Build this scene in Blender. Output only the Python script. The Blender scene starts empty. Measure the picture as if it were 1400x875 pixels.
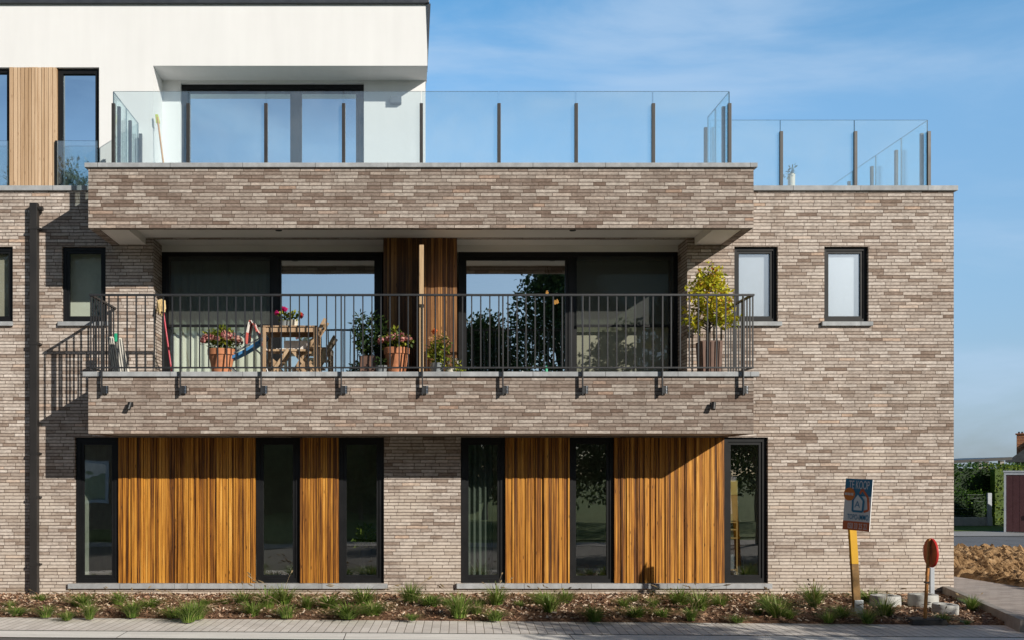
import bpy, bmesh, math, random
from mathutils import Vector, Matrix, noise
R = math.radians
random.seed(7)
scene = bpy.context.scene
col = scene.collection
F, D, ZE = 1395.0, 15.5, 1.867          # focal length in photo pixels, distance of the facade, eye height
VX, VY = 560.0, 645.0

def X(px, y=0.0): return (px - VX) * (D + y) / F
def Z(py, y=0.0): return ZE + (VY - py) * (D + y) / F
def G(px, py, z=0.0):
    d = F * (ZE - z) / (py - VY)
    return Vector(((px - VX) * d / F, d - D, z))

# ------------------------------------------------------------------ objects
def tag(o, label=None, cat=None, group=None, kind=None):
    if label: o['label'] = label
    if cat: o['category'] = cat
    if group: o['group'] = group
    if kind: o['kind'] = kind
    return o

def empty(name, loc=(0, 0, 0), rz=0.0, label=None, cat=None, group=None):
    o = bpy.data.objects.new(name, None)
    o.empty_display_size = 0.2
    col.objects.link(o)
    o.location = loc
    o.rotation_euler = (0, 0, rz)
    return tag(o, label, cat, group)

def copy_tree(o, parent=None):
    c = o.copy()
    col.objects.link(c)
    if parent is not None:
        c.parent = parent
    for ch in o.children:
        copy_tree(ch, c)
    return c

class MB:
    def __init__(self):
        self.v, self.f, self.m, self.r = [], [], [], []
    def face(self, pts, m=0, r=0.5):
        n = len(self.v)
        self.v += [tuple(p) for p in pts]
        self.f.append(tuple(range(n, n + len(pts))))
        self.m.append(m); self.r.append(r)
    def hull(self, pts8, m=0, r=0.5, mats=None):
        n = len(self.v)
        self.v += [tuple(p) for p in pts8]
        fs = [(0, 3, 2, 1), (4, 5, 6, 7), (0, 1, 5, 4), (1, 2, 6, 5), (2, 3, 7, 6), (3, 0, 4, 7)]
        for i, f in enumerate(fs):
            self.f.append(tuple(n + k for k in f))
            self.m.append(mats[i] if mats else m); self.r.append(r)
    def box(self, x0, x1, y0, y1, z0, z1, m=0, r=0.5, mats=None):
        # mats order: bottom, top, front(-y), right(+x), back(+y), left(-x)
        self.hull([(x0, y0, z0), (x1, y0, z0), (x1, y1, z0), (x0, y1, z0),
                   (x0, y0, z1), (x1, y0, z1), (x1, y1, z1), (x0, y1, z1)], m, r, mats)
        return self
    def bar(self, a, b, w, h, up=(0, 0, 1), m=0, r=0.5):
        a, b = Vector(a), Vector(b)
        t = (b - a).normalized()
        u = Vector(up)
        if abs(t.dot(u)) > 0.98: u = Vector((0, 1, 0))
        s = t.cross(u).normalized() * (w / 2)
        u = s.cross(t).normalized() * (h / 2)
        self.hull([a - s - u, a + s - u, b + s - u, b - s - u, a - s + u, a + s + u, b + s + u, b - s + u], m, r)
        return self
    def tube(self, pts, rad, n=8, m=0, r=0.5, cap=True):
        pts = [Vector(p) for p in pts]
        if not hasattr(rad, '__len__'): rad = [rad] * len(pts)
        rings = []
        for i, p in enumerate(pts):
            t = (pts[min(i + 1, len(pts) - 1)] - pts[max(i - 1, 0)]).normalized()
            u = Vector((0, 0, 1)) if abs(t.z) < 0.95 else Vector((1, 0, 0))
            s = t.cross(u).normalized(); u = s.cross(t)
            base = len(self.v)
            for k in range(n):
                a = 2 * math.pi * k / n
                self.v.append(tuple(p + (s * math.cos(a) + u * math.sin(a)) * rad[i]))
            rings.append(base)
        for a, b in zip(rings, rings[1:]):
            for k in range(n):
                self.f.append((a + k, a + (k + 1) % n, b + (k + 1) % n, b + k)); self.m.append(m); self.r.append(r)
        if cap:
            self.f.append(tuple(rings[0] + k for k in reversed(range(n)))); self.m.append(m); self.r.append(r)
            self.f.append(tuple(rings[-1] + k for k in range(n))); self.m.append(m); self.r.append(r)
        return self
    def lathe(self, prof, n=24, c=(0, 0, 0), m=0, r=0.5):
        rings = []
        for (rr, z) in prof:
            base = len(self.v)
            for k in range(n):
                a = 2 * math.pi * k / n
                self.v.append((c[0] + rr * math.cos(a), c[1] + rr * math.sin(a), c[2] + z))
            rings.append(base)
        for a, b in zip(rings, rings[1:]):
            for k in range(n):
                self.f.append((a + k, a + (k + 1) % n, b + (k + 1) % n, b + k)); self.m.append(m); self.r.append(r)
        self.f.append(tuple(rings[0] + k for k in reversed(range(n)))); self.m.append(m); self.r.append(r)
        self.f.append(tuple(rings[-1] + k for k in range(n))); self.m.append(m); self.r.append(r)
        return self
    def leaf(self, p, d, side, L, W, r=0.5, m=0):
        # a pointed leaf folded a little along its midrib
        p, d, side = Vector(p), Vector(d), Vector(side)
        nrm = d.cross(side)
        if nrm.length > 1e-6: nrm.normalize()
        self.face([p, p + d * (L * .45) + side * (W / 2) + nrm * (W * .12), p + d * L,
                   p + d * (L * .45) - side * (W / 2) + nrm * (W * .12)], m, r)
    def leaves(self, c, rad, n, L, W, rnd=random, shell=0.4, lo=0.0, hi=1.0, m=0, droop=0.0):
        c = Vector(c)
        for _ in range(n):
            while True:
                q = Vector((rnd.uniform(-1, 1), rnd.uniform(-1, 1), rnd.uniform(-1, 1)))
                if shell < q.length < 1: break
            p = c + Vector((q.x * rad[0], q.y * rad[1], q.z * rad[2]))
            d = (q.normalized() + Vector((rnd.gauss(0, .7), rnd.gauss(0, .7), rnd.gauss(0, .7) - droop))).normalized()
            s = d.cross(Vector((rnd.gauss(0, 1), rnd.gauss(0, 1), rnd.gauss(0, 1))))
            if s.length < 1e-4: continue
            k = rnd.uniform(.7, 1.3)
            self.leaf(p, d, s.normalized(), L * k, W * k, rnd.uniform(lo, hi), m)
        return self
    def build(self, name, mats, parent=None, smooth=None, bevel=0.0, kind=None):
        me = bpy.data.meshes.new(name)
        me.from_pydata(self.v, [], self.f)
        if not isinstance(mats, (list, tuple)): mats = [mats]
        for mt in mats: me.materials.append(mt)
        me.polygons.foreach_set('material_index', self.m)
        at = me.attributes.new('rnd', 'FLOAT', 'FACE')
        at.data.foreach_set('value', self.r)
        if bevel:
            bm = bmesh.new(); bm.from_mesh(me)
            bmesh.ops.bevel(bm, geom=list(bm.edges), offset=bevel, segments=2, affect='EDGES', profile=.6)
            bm.to_mesh(me); bm.free()
        if smooth is not None:
            me.polygons.foreach_set('use_smooth', [True] * len(me.polygons))
            me.set_sharp_from_angle(angle=R(smooth))
        me.update()
        o = bpy.data.objects.new(name, me)
        col.objects.link(o)
        if parent is not None: o.parent = parent
        if kind: o['kind'] = kind
        return o

# ------------------------------------------------------------------ materials
class NT:
    def __init__(self, name):
        self.mat = bpy.data.materials.new(name)
        self.mat.use_nodes = True
        self.nt = self.mat.node_tree
        self.nt.nodes.clear()
        self.out = self.nt.nodes.new('ShaderNodeOutputMaterial')
    def n(self, t, props=None, **ins):
        nd = self.nt.nodes.new(t)
        for k, v in (props or {}).items(): setattr(nd, k, v)
        for k, v in ins.items():
            key = int(k[1:]) if k[0] == 'i' and k[1:].isdigit() else k.replace('_', ' ')
            self.set(nd.inputs[key], v)
        return nd
    def set(self, inp, v):
        if isinstance(v, bpy.types.NodeSocket): self.nt.links.new(v, inp)
        elif isinstance(v, bpy.types.Node): self.nt.links.new(v.outputs[0], inp)
        else:
            if isinstance(v, (tuple, list)) and len(v) == 3 and inp.type == 'RGBA': v = (*v, 1)
            inp.default_value = v
    def math(self, op, a, b=0.0, c=0.0, clamp=False):
        nd = self.nt.nodes.new('ShaderNodeMath'); nd.operation = op; nd.use_clamp = clamp
        self.set(nd.inputs[0], a); self.set(nd.inputs[1], b)
        if op in ('MULTIPLY_ADD', 'COMPARE', 'SMOOTH_MIN', 'WRAP'): self.set(nd.inputs[2], c)
        return nd.outputs[0]
    def mix(self, fac, a, b, blend='MIX'):
        nd = self.nt.nodes.new('ShaderNodeMix'); nd.data_type = 'RGBA'; nd.blend_type = blend
        nd.clamp_factor = True
        self.set(nd.inputs[0], fac); self.set(nd.inputs[6], a); self.set(nd.inputs[7], b)
        return nd.outputs[2]
    def mixf(self, fac, a, b):
        nd = self.nt.nodes.new('ShaderNodeMix'); nd.data_type = 'FLOAT'
        self.set(nd.inputs[0], fac); self.set(nd.inputs[2], a); self.set(nd.inputs[3], b)
        return nd.outputs[0]
    def ramp(self, fac, stops, interp='LINEAR'):
        nd = self.nt.nodes.new('ShaderNodeValToRGB'); cr = nd.color_ramp; cr.interpolation = interp
        while len(cr.elements) > len(stops): cr.elements.remove(cr.elements[-1])
        while len(cr.elements) < len(stops): cr.elements.new(1.0)
        for e, (p, c) in zip(cr.elements, stops):
            e.position = p; e.color = (*c, 1) if len(c) == 3 else c
        self.set(nd.inputs[0], fac)
        return nd.outputs[0]
    def maprange(self, v, a, b, c=0.0, d=1.0, smooth=False):
        nd = self.nt.nodes.new('ShaderNodeMapRange')
        if smooth: nd.interpolation_type = 'SMOOTHSTEP'
        for i, q in enumerate((v, a, b, c, d)): self.set(nd.inputs[i], q)
        return nd.outputs[0]
    def pos(self): return self.n('ShaderNodeNewGeometry').outputs['Position']
    def obj(self): return self.n('ShaderNodeTexCoord').outputs['Object']
    def xyz(self, v):
        s = self.n('ShaderNodeSeparateXYZ', None, i0=v)
        return s.outputs[0], s.outputs[1], s.outputs[2]
    def vec(self, x=0.0, y=0.0, z=0.0):
        return self.n('ShaderNodeCombineXYZ', None, i0=x, i1=y, i2=z).outputs[0]
    def noise(self, v, scale=5.0, detail=3.0, rough=.55, dist=0.0):
        return self.n('ShaderNodeTexNoise', None, Vector=v, Scale=scale, Detail=detail, Roughness=rough, Distortion=dist).outputs[0]
    def wn(self, x=0.0, y=0.0, z=0.0):
        return self.n('ShaderNodeTexWhiteNoise', {'noise_dimensions': '3D'}, Vector=self.vec(x, y, z))
    def scale(self, v, s):
        return self.n('ShaderNodeVectorMath', {'operation': 'MULTIPLY'}, i0=v, i1=s).outputs[0]
    def rnd(self): return self.n('ShaderNodeAttribute', {'attribute_name': 'rnd'}).outputs['Fac']
    def bump(self, h, strength=.3, dist=.01):
        return self.n('ShaderNodeBump', None, Height=h, Strength=strength, Distance=dist).outputs[0]
    def principled(self, color, rough=.6, normal=None, metallic=0.0, spec=.5, emit=None):
        b = self.n('ShaderNodeBsdfPrincipled')
        self.set(b.inputs['Base Color'], color); self.set(b.inputs['Roughness'], rough)
        self.set(b.inputs['Metallic'], metallic); self.set(b.inputs['Specular IOR Level'], spec)
        if normal is not None: self.set(b.inputs['Normal'], normal)
        if emit: self.set(b.inputs['Emission Color'], emit[0]); b.inputs['Emission Strength'].default_value = emit[1]
        return b.outputs[0]
    def done(self, sh):
        self.nt.links.new(sh, self.out.inputs[0]); return self.mat

def simple(name, c, rough=.6, metallic=0.0, var=.12, sc=6.0, spec=.5, bump=0.0):
    """plain paint or fabric with a little cloudy wear"""
    t = NT(name); p = t.obj()
    n = t.noise(p, sc, 4.0, .6)
    k = t.maprange(n, .3, .7, 1 - var, 1 + var)
    cc = t.mix(1.0, c, t.vec(k, k, k), 'MULTIPLY')
    nm = t.bump(t.noise(p, sc * 12, 3), .3, bump) if bump else None
    r = t.maprange(n, .3, .7, rough - .06, rough + .06)
    return t.done(t.principled(cc, r, nm, metallic, spec))

def brick_mat(name, stops, course=.05, pair=.50, mortar=(.085, .058, .042), seed=0.0, pale=True):
    t = NT(name)
    g = t.n('ShaderNodeNewGeometry')
    px, py, pz = t.xyz(g.outputs['Position'])
    nx, ny, nz = t.xyz(g.outputs['True Normal'])
    ax = t.math('GREATER_THAN', t.math('ABSOLUTE', nx), .5)
    az = t.math('GREATER_THAN', t.math('ABSOLUTE', nz), .5)
    u = t.mixf(ax, px, t.math('ADD', py, .23))
    v = t.mixf(az, pz, py)
    vr = t.math('DIVIDE', v, course)
    row = t.math('FLOOR', vr); fv = t.math('FRACT', vr)
    r1 = t.wn(row, seed, 3.1).outputs[0]
    uu = t.math('ADD', t.math('DIVIDE', u, pair), t.math('MULTIPLY', r1, 9.0))
    c = t.math('FLOOR', uu); fu = t.math('FRACT', uu)
    s = t.math('MULTIPLY_ADD', t.wn(c, row, seed + 7.7).outputs[0], .36, .32)
    right = t.math('GREATER_THAN', fu, s)
    bid = t.math('MULTIPLY_ADD', c, 2.0, right)
    du = t.math('MULTIPLY', t.math('MINIMUM', t.math('MINIMUM', fu, t.math('SUBTRACT', 1.0, fu)),
                                   t.math('ABSOLUTE', t.math('SUBTRACT', fu, s))), pair)
    dv = t.math('MULTIPLY', t.math('MINIMUM', fv, t.math('SUBTRACT', 1.0, fv)), course)
    wob = t.math('MULTIPLY', t.math('SUBTRACT', t.noise(t.vec(u, v, seed), 40.0, 2.0), .5), .004)
    d = t.math('ADD', t.math('MINIMUM', t.math('MULTIPLY', du, 1.45), dv), wob)
    m = t.maprange(d, .0030, .0072, 0.0, 1.0, True)
    w = t.wn(bid, row, seed + 1.3)
    base = t.ramp(w.outputs[0], stops)
    # streaks and speckles inside a brick
    loc = t.vec(t.math('ADD', u, t.math('MULTIPLY', w.outputs[0], 31.0)), v, seed)
    n1 = t.noise(t.scale(loc, (17, 34, 1)), 1.0, 4.0, .65, .4)
    k1 = t.maprange(n1, .28, .72, .62, 1.26)
    n2 = t.noise(t.scale(loc, (70, 110, 1)), 1.0, 2.0, .5)
    k2 = t.maprange(n2, .3, .7, .9, 1.08)
    big = t.noise(t.vec(u, v, seed + 5), .55, 4.0, .55)
    k3 = t.maprange(big, .3, .7, .9, 1.07)
    k = t.math('MULTIPLY', t.math('MULTIPLY', k1, k2), k3)
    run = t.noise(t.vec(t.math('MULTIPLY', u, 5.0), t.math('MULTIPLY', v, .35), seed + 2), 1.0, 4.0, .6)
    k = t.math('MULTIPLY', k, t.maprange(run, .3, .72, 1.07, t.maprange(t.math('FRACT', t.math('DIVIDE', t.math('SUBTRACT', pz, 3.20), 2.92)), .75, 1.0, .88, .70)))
    cc = t.mix(1.0, base, t.vec(k, k, k), 'MULTIPLY')
    if pale:   # lime bloom, mostly low on the wall
        bl = t.noise(t.vec(u, t.math('MULTIPLY', v, 1.6), 11.0), 1.1, 5.0, .6)
        lo = t.maprange(pz, .1, 2.6, .20, -.02)
        f = t.math('MULTIPLY', t.maprange(t.math('ADD', bl, lo), .52, .75, 0.0, .55, True), t.maprange(n1, .2, .6, .6, 1.0))
        cc = t.mix(f, cc, (.64, .56, .48))
        foot_band = t.maprange(t.math('ADD', pz, t.math('MULTIPLY', bl, .25)), .08, .26, .30, 0.0, True)  # pale sandy tint fading out just above the wall foot
        cc = t.mix(foot_band, cc, (.62, .49, .34))
    cc = t.mix(m, mortar, cc)
    h = t.math('ADD', t.math('MULTIPLY', m, .8), t.math('MULTIPLY', w.outputs[0], .35))
    h = t.math('ADD', h, t.math('MULTIPLY', n2, .15))
    return t.done(t.principled(cc, .85, t.bump(h, .55, .006), 0, .25))

def wood_mat(name, stops, groove=(.02, .01, .005), rough=.55, contrast=1.0, axis=2, weather=0.0):
    """boards: per-face attribute rnd picks the tone, long grain runs along `axis`"""
    t = NT(name)
    p = t.obj(); r = t.rnd()
    sc = [58.0, 58.0, 58.0]; sc[axis] = .9
    off = t.vec(t.math('MULTIPLY', r, 37.0), t.math('MULTIPLY', r, 91.0), t.math('MULTIPLY', r, 53.0))
    q = t.n('ShaderNodeVectorMath', {'operation': 'ADD'}, i0=t.scale(p, tuple(sc)), i1=off).outputs[0]
    g1 = t.noise(q, 1.0, 5.0, .65, .35)
    sc2 = [190.0, 190.0, 190.0]; sc2[axis] = 2.2
    q2 = t.n('ShaderNodeVectorMath', {'operation': 'ADD'}, i0=t.scale(p, tuple(sc2)), i1=off).outputs[0]
    g2 = t.noise(q2, 1.0, 3.0, .6, .3)
    sc3 = [3.0, 3.0, 3.0]; sc3[axis] = .8
    q3 = t.n('ShaderNodeVectorMath', {'operation': 'ADD'}, i0=t.scale(p, tuple(sc3)), i1=off).outputs[0]
    g3 = t.noise(q3, 1.0, 3.0, .5)
    k = t.math('ADD', t.math('MULTIPLY', t.math('SUBTRACT', g1, .5), 1.25 * contrast),
               t.math('MULTIPLY', t.math('SUBTRACT', g2, .5), .5 * contrast))
    k = t.math('ADD', k, t.math('MULTIPLY', t.math('SUBTRACT', g3, .5), .28 * contrast))
    k = t.math('ADD', k, t.math('MULTIPLY_ADD', r, .50, .20), clamp=True)
    q4 = t.n('ShaderNodeVectorMath', {'operation': 'ADD'}, i0=t.scale(p, tuple(2.6 if i == axis else 150.0 for i in range(3))), i1=off).outputs[0]
    crack = t.maprange(t.noise(q4, 1.0, 2.0, .5), .60, .74, 0.0, .7, True)
    q5 = t.n('ShaderNodeVectorMath', {'operation': 'ADD'}, i0=t.scale(p, tuple(3.5 if i == axis else 16.0 for i in range(3))), i1=off).outputs[0]
    knot = t.maprange(t.n('ShaderNodeTexVoronoi', None, Vector=q5, Scale=1.0).outputs['Distance'], .04, .15, .8, 0.0, True)
    cc = t.ramp(k, stops)
    cc = t.mix(t.math('MAXIMUM', crack, knot), cc, stops[0][1])
    h = t.math('ADD', g1, t.math('MULTIPLY', g2, .5))
    return t.done(t.principled(cc, rough, t.bump(h, .5, .006), 0, .35))

def glass_mat(name, tint, base, gloss=(1, 1, 1), edge=.75, wav=.0, rough=.0, sky_haze=.0):
    """window glass: mirror share that grows at grazing angles over tinted see-through"""
    t = NT(name)
    lw = t.n('ShaderNodeLayerWeight', None, Blend=.5).outputs['Facing']
    fac = t.math('MULTIPLY_ADD', t.math('POWER', lw, 4.0), edge - base, base, )
    nm = None
    gl = t.n('ShaderNodeBsdfGlossy', None, Color=gloss, Roughness=rough)
    if wav:
        b = t.bump(t.noise(t.pos(), .9, 2.0), wav, .02)
        t.set(gl.inputs['Normal'], b)
    tr = t.n('ShaderNodeBsdfTransparent', None, Color=tint)
    mx = t.n('ShaderNodeMixShader', None, i0=fac, i1=tr.outputs[0], i2=gl.outputs[0])
    if sky_haze:  # whitish diffuse layer that imitates sky haze reflected in the glass
        df = t.n('ShaderNodeBsdfDiffuse', None, Color=(.88, .90, .92, 1))
        dn = t.maprange(t.noise(t.pos(), 2.2, 5.0, .65), .3, .7, sky_haze * .6, sky_haze * 1.4)
        mx = t.n('ShaderNodeMixShader', None, i0=dn, i1=mx.outputs[0], i2=df.outputs[0])
    return t.done(mx.outputs[0])

def leaf_mat(name, stops, rough=.5, trans=.35):
    t = NT(name)
    c = t.ramp(t.rnd(), stops)
    n = t.noise(t.obj(), 9.0, 2.0)
    k = t.maprange(n, .3, .7, .8, 1.2)
    c = t.mix(1.0, c, t.vec(k, k, k), 'MULTIPLY')
    p = t.principled(c, rough, None, 0, .35)
    tl = t.n('ShaderNodeBsdfTranslucent', None, Color=c)
    mx = t.n('ShaderNodeMixShader', None, i0=trans, i1=p, i2=tl.outputs[0])
    return t.done(mx.outputs[0])

M = {}
bs = [(0.0, (.24, .175, .138)), (.08, (.33, .258, .213)), (.24, (.41, .34, .292)), (.5, (.485, .414, .363)), (.78, (.54, .47, .418)), (.95, (.62, .55, .495)), (1.0, (.52, .38, .29))]
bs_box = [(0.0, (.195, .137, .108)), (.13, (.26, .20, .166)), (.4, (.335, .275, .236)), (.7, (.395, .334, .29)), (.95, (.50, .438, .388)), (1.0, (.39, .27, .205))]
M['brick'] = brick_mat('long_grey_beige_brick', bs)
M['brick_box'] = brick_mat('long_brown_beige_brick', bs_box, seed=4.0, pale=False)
M['wood'] = wood_mat('oiled_orange_wood', [(0.0, (.03, .010, .003)), (.22, (.14, .046, .006)), (.44, (.38, .150, .020)), (.74, (.61, .275, .036)), (1.0, (.76, .43, .11))], contrast=1.4)
M['wood_pale'] = wood_mat('bleached_wood', [(0.0, (.26, .15, .08)), (.3, (.44, .29, .17)), (.6, (.60, .43, .28)), (1.0, (.72, .56, .40))], contrast=.7)
M['wood_dark'] = wood_mat('brown_wood', [(0.0, (.03, .012, .005)), (.35, (.12, .05, .016)), (.7, (.34, .165, .05)), (1.0, (.56, .31, .11))])
M['wood_fin'] = wood_mat('pale_edge_wood', [(0.0, (.25, .15, .07)), (.5, (.50, .34, .19)), (1.0, (.68, .52, .33))], contrast=.8)
M['wood_table'] = wood_mat('weathered_teak', [(0.0, (.18, .11, .06)), (.5, (.42, .28, .17)), (1.0, (.60, .45, .30))], contrast=.8)
M['wood_chair'] = wood_mat('acacia_wood', [(0.0, (.13, .08, .045)), (.5, (.40, .27, .16)), (1.0, (.60, .45, .30))])
def stucco():
    t = NT('white_render'); p = t.pos()
    big = t.noise(p, .7, 4.0, .6); fine = t.noise(p, 90.0, 3.0, .6)
    x, y, z = t.xyz(p)
    drip = t.noise(t.vec(t.math('MULTIPLY', x, 6.0), y, t.math('MULTIPLY', z, .5)), 1.0, 3.0)
    k = t.math('MULTIPLY', t.maprange(big, .3, .7, .97, 1.02), t.maprange(drip, .3, .75, 1.01, .965))
    c = t.mix(1.0, (.765, .77, .775), t.vec(k, k, k), 'MULTIPLY')
    return t.done(t.principled(c, .9, t.bump(fine, .25, .003), 0, .2))
M['stucco'] = stucco()
M['plaster'] = simple('balcony_ceiling_plaster', (.80, .76, .71), .85, var=.05, sc=1.5)
def stone_mat():
    t = NT('bluestone'); p = t.pos(); x, y, z = t.xyz(p)
    cx = t.math('DIVIDE', t.math('ADD', x, .31), 1.02); w_ = t.wn(t.math('FLOOR', cx), t.math('FLOOR', t.math('MULTIPLY', z, 1.5)), 1.0).outputs[0]
    n = t.noise(p, 9.0, 5.0, .65); f = t.noise(p, 90.0, 2.0); dr = t.noise(t.vec(t.math('MULTIPLY', x, 7.0), y, z), 1.0, 3.0)
    k = t.math('MULTIPLY', t.maprange(n, .3, .7, .82, 1.14), t.math('MULTIPLY', t.maprange(w_, 0.0, 1.0, .88, 1.08), t.maprange(dr, .35, .75, 1.05, .82)))
    jm = t.math('LESS_THAN', t.math('FRACT', cx), .008)
    c = t.mix(jm, t.mix(1.0, (.37, .385, .40), t.vec(k, k, k), 'MULTIPLY'), (.10, .10, .10))
    return t.done(t.principled(c, .65, t.bump(f, .3, .003), 0, .3))
M['stone'] = stone_mat()
M['black_frame'] = simple('black_aluminium', (.006, .0065, .0075), .5, var=.1, spec=.3)
M['pipe'] = simple('dark_bronze_zinc', (.020, .018, .017), .5, var=.2, sc=2.0)
M['rail'] = simple('powder_coated_steel', (.022, .023, .026), .45, var=.1)
M['post'] = simple('bronze_steel_post', (.030, .028, .027), .45, var=.15)
M['bolt'] = simple('zinc_bolt', (.55, .56, .58), .35, 1.0)
M['roof_metal'] = simple('zinc_edge', (.055, .062, .075), .4, .3)
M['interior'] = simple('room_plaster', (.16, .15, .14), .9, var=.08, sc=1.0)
M['interior_floor'] = simple('room_floor', (.30, .27, .22), .6)
M['room_dark'] = simple('dim_room', (.55, .56, .50), .9)
M['glass_low'] = glass_mat('ground_floor_glass', (.72, .78, .74), .27, wav=.12)
M['glass_clear'] = glass_mat('clear_window_glass', (.74, .78, .74), .07)
M['glass_sky'] = glass_mat('coated_window_glass', (.52, .57, .57), .60, (.90, .97, 1.0), wav=.08)
M['glass_top'] = glass_mat('penthouse_glass', (.45, .5, .52), .90, (.76, .92, 1.0), wav=.10)
M['glass_frost'] = glass_mat('frosted_window_glass', (.80, .83, .85), .30, (.85, .93, 1.0), rough=.25)
M['glass_rail'] = glass_mat('balustrade_glass', (.91, .955, .955), .10, (.8, .95, 1.0), .6, sky_haze=.035)  # milky layer stands in for the bright sky reflection
M['glass_edge'] = simple('glass_edge', (.05, .10, .12), .25, var=.1)
M['screen'] = simple('dark_screen_fabric', (.030, .033, .034), .9, var=.05)
def mesh_screen():
    t = NT('open_weave_screen')
    d = t.n('ShaderNodeBsdfDiffuse', None, Color=(.10, .105, .10, 1))
    tr = t.n('ShaderNodeBsdfTransparent', None, Color=(.55, .62, .60, 1))
    return t.done(t.n('ShaderNodeMixShader', None, i0=.50, i1=d.outputs[0], i2=tr.outputs[0]).outputs[0])
M['screen_open'] = mesh_screen()
M['curtain'] = simple('sheer_curtain', (.76, .76, .70), .9, var=.05)
M['curtain_dark'] = simple('green_grey_curtain', (.16, .18, .16), .9, var=.1)
M['blind'] = simple('beige_blind', (.46, .42, .36), .9, var=.05)
M['blind_white'] = simple('white_blind', (.62, .64, .66), .9, var=.03)
M['terracotta'] = simple('terracotta', (.50, .20, .095), .8, var=.2, sc=14.0)
M['pot_brown'] = simple('brown_glazed_pot', (.15, .082, .058), .5, var=.2)
M['pot_grey'] = simple('grey_pot', (.22, .24, .25), .6)
M['pot_white'] = simple('cream_pot', (.62, .58, .48), .6)
M['soil_pot'] = simple('potting_soil', (.045, .03, .02), .95, var=.3, sc=40)
M['leaf_pot'] = leaf_mat('yellow_green_leaves', [(0, (.05, .09, .015)), (.5, (.16, .22, .025)), (1, (.42, .42, .04))])
M['leaf_dark'] = leaf_mat('dark_glossy_leaves', [(0, (.015, .035, .012)), (.6, (.035, .075, .02)), (1, (.09, .14, .035))], .35)
M['leaf_autumn'] = leaf_mat('autumn_yellow_leaves', [(0, (.12, .19, .02)), (.30, (.32, .38, .025)), (.62, (.60, .56, .035)), (.85, (.72, .58, .05)), (.93, (.56, .22, .035)), (1, (.40, .10, .03))], .45, .4)
M['leaf_tree'] = leaf_mat('street_tree_leaves', [(0, (.012, .026, .010)), (.5, (.03, .06, .015)), (1, (.09, .13, .03))])
M['leaf_hedge'] = leaf_mat('hedge_leaves', [(0, (.02, .05, .01)), (.6, (.06, .14, .02)), (1, (.15, .27, .04))])
M['leaf_bright'] = leaf_mat('yellow_hedge_leaves', [(0, (.09, .15, .02)), (1, (.30, .36, .04))])
M['grass_blade'] = leaf_mat('fountain_grass_blades', [(0, (.06, .12, .016)), (.5, (.14, .23, .035)), (.85, (.26, .34, .08)), (1, (.46, .43, .18))], .5, .3)
M['seed'] = leaf_mat('grass_seed_heads', [(0, (.16, .11, .06)), (1, (.38, .29, .17))], .8, .2)
M['pink'] = leaf_mat('pink_petals', [(0, (.50, .12, .14)), (.5, (.74, .34, .32)), (1, (.82, .56, .44))], .6)
M['magenta'] = leaf_mat('magenta_petals', [(0, (.55, .01, .14)), (1, (.80, .03, .28))], .6)
M['red_petal'] = leaf_mat('red_petals', [(0, (.55, .02, .02)), (1, (.75, .06, .04))], .6)
M['orange_petal'] = leaf_mat('orange_petals', [(0, (.60, .12, .03)), (1, (.72, .24, .06))], .6)
M['white_petal'] = leaf_mat('white_petals', [(0, (.65, .62, .58)), (1, (.8, .78, .74))], .6)
M['peach_petal'] = leaf_mat('peach_petals', [(0, (.55, .30, .16)), (1, (.70, .48, .28))], .6)
M['bark'] = simple('tree_bark', (.07, .055, .042), .9, var=.3, sc=18)
M['steel'] = simple('grey_tube_steel', (.35, .36, .37), .4, .6)
M['canvas_blue'] = simple('blue_canvas', (.05, .20, .42), .85)
M['cloth_red'] = simple('red_cloth', (.55, .12, .10), .9)
M['cloth_white'] = simple('white_cloth', (.70, .66, .62), .9)
M['canvas_grey'] = simple('grey_cushion_canvas', (.66, .63, .56), .9, var=.1)
M['green_plastic'] = simple('green_plastic', (.02, .38, .20), .4)
M['red_plastic'] = simple('red_plastic', (.45, .025, .05), .4)
M['mop'] = simple('mop_strands', (.62, .47, .24), .95, var=.25, sc=40)
M['lime_plastic'] = simple('lime_plastic', (.55, .62, .05), .5)
M['broom_wood'] = simple('broom_handle_wood', (.55, .28, .10), .5)
M['concrete'] = simple('cast_concrete', (.42, .42, .40), .85, var=.2, sc=7.0, bump=.004)
M['concrete_dark'] = simple('kerb_concrete', (.30, .27, .24), .9, var=.2, sc=8.0, bump=.004)
M['yellow_paint'] = simple('yellow_painted_wood', (.62, .34, .012), .6, var=.12)
M['old_wood'] = simple('weathered_stake', (.23, .13, .045), .8, var=.3, sc=20)
M['galv'] = simple('galvanised_steel', (.45, .48, .50), .45, .5)
M['sign_blue'] = simple('sign_blue', (.02, .20, .36), .45, var=.05)
M['sign_white'] = simple('sign_white', (.80, .80, .80), .45, var=.05)
M['sign_orange'] = simple('sign_orange', (.75, .20, .02), .45, var=.05)
M['sign_brown'] = simple('sign_rust_red', (.62, .13, .035), .45, var=.05)
M['sign_red'] = simple('sign_red', (.55, .03, .025), .45, var=.08)
M['sign_back'] = simple('sign_rusty_back', (.50, .11, .04), .6, var=.25, sc=10)
M['orange_post'] = simple('rusty_orange_post', (.52, .22, .06), .7, var=.25, sc=20)
M['rubber'] = simple('black_rubber', (.055, .052, .05), .85, var=.2)
M['maroon'] = simple('maroon_door', (.062, .020, .023), .5, var=.08)
M['white_trim'] = simple('grey_white_trim', (.40, .43, .47), .6)
M['slate'] = simple('slate_roof', (.055, .058, .065), .6, var=.25, sc=8)
M['red_brick'] = brick_mat('red_house_brick', [(0, (.20, .06, .03)), (.5, (.34, .12, .055)), (1, (.45, .19, .09))], .065, .43, (.30, .26, .22), 9.0, False)
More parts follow.
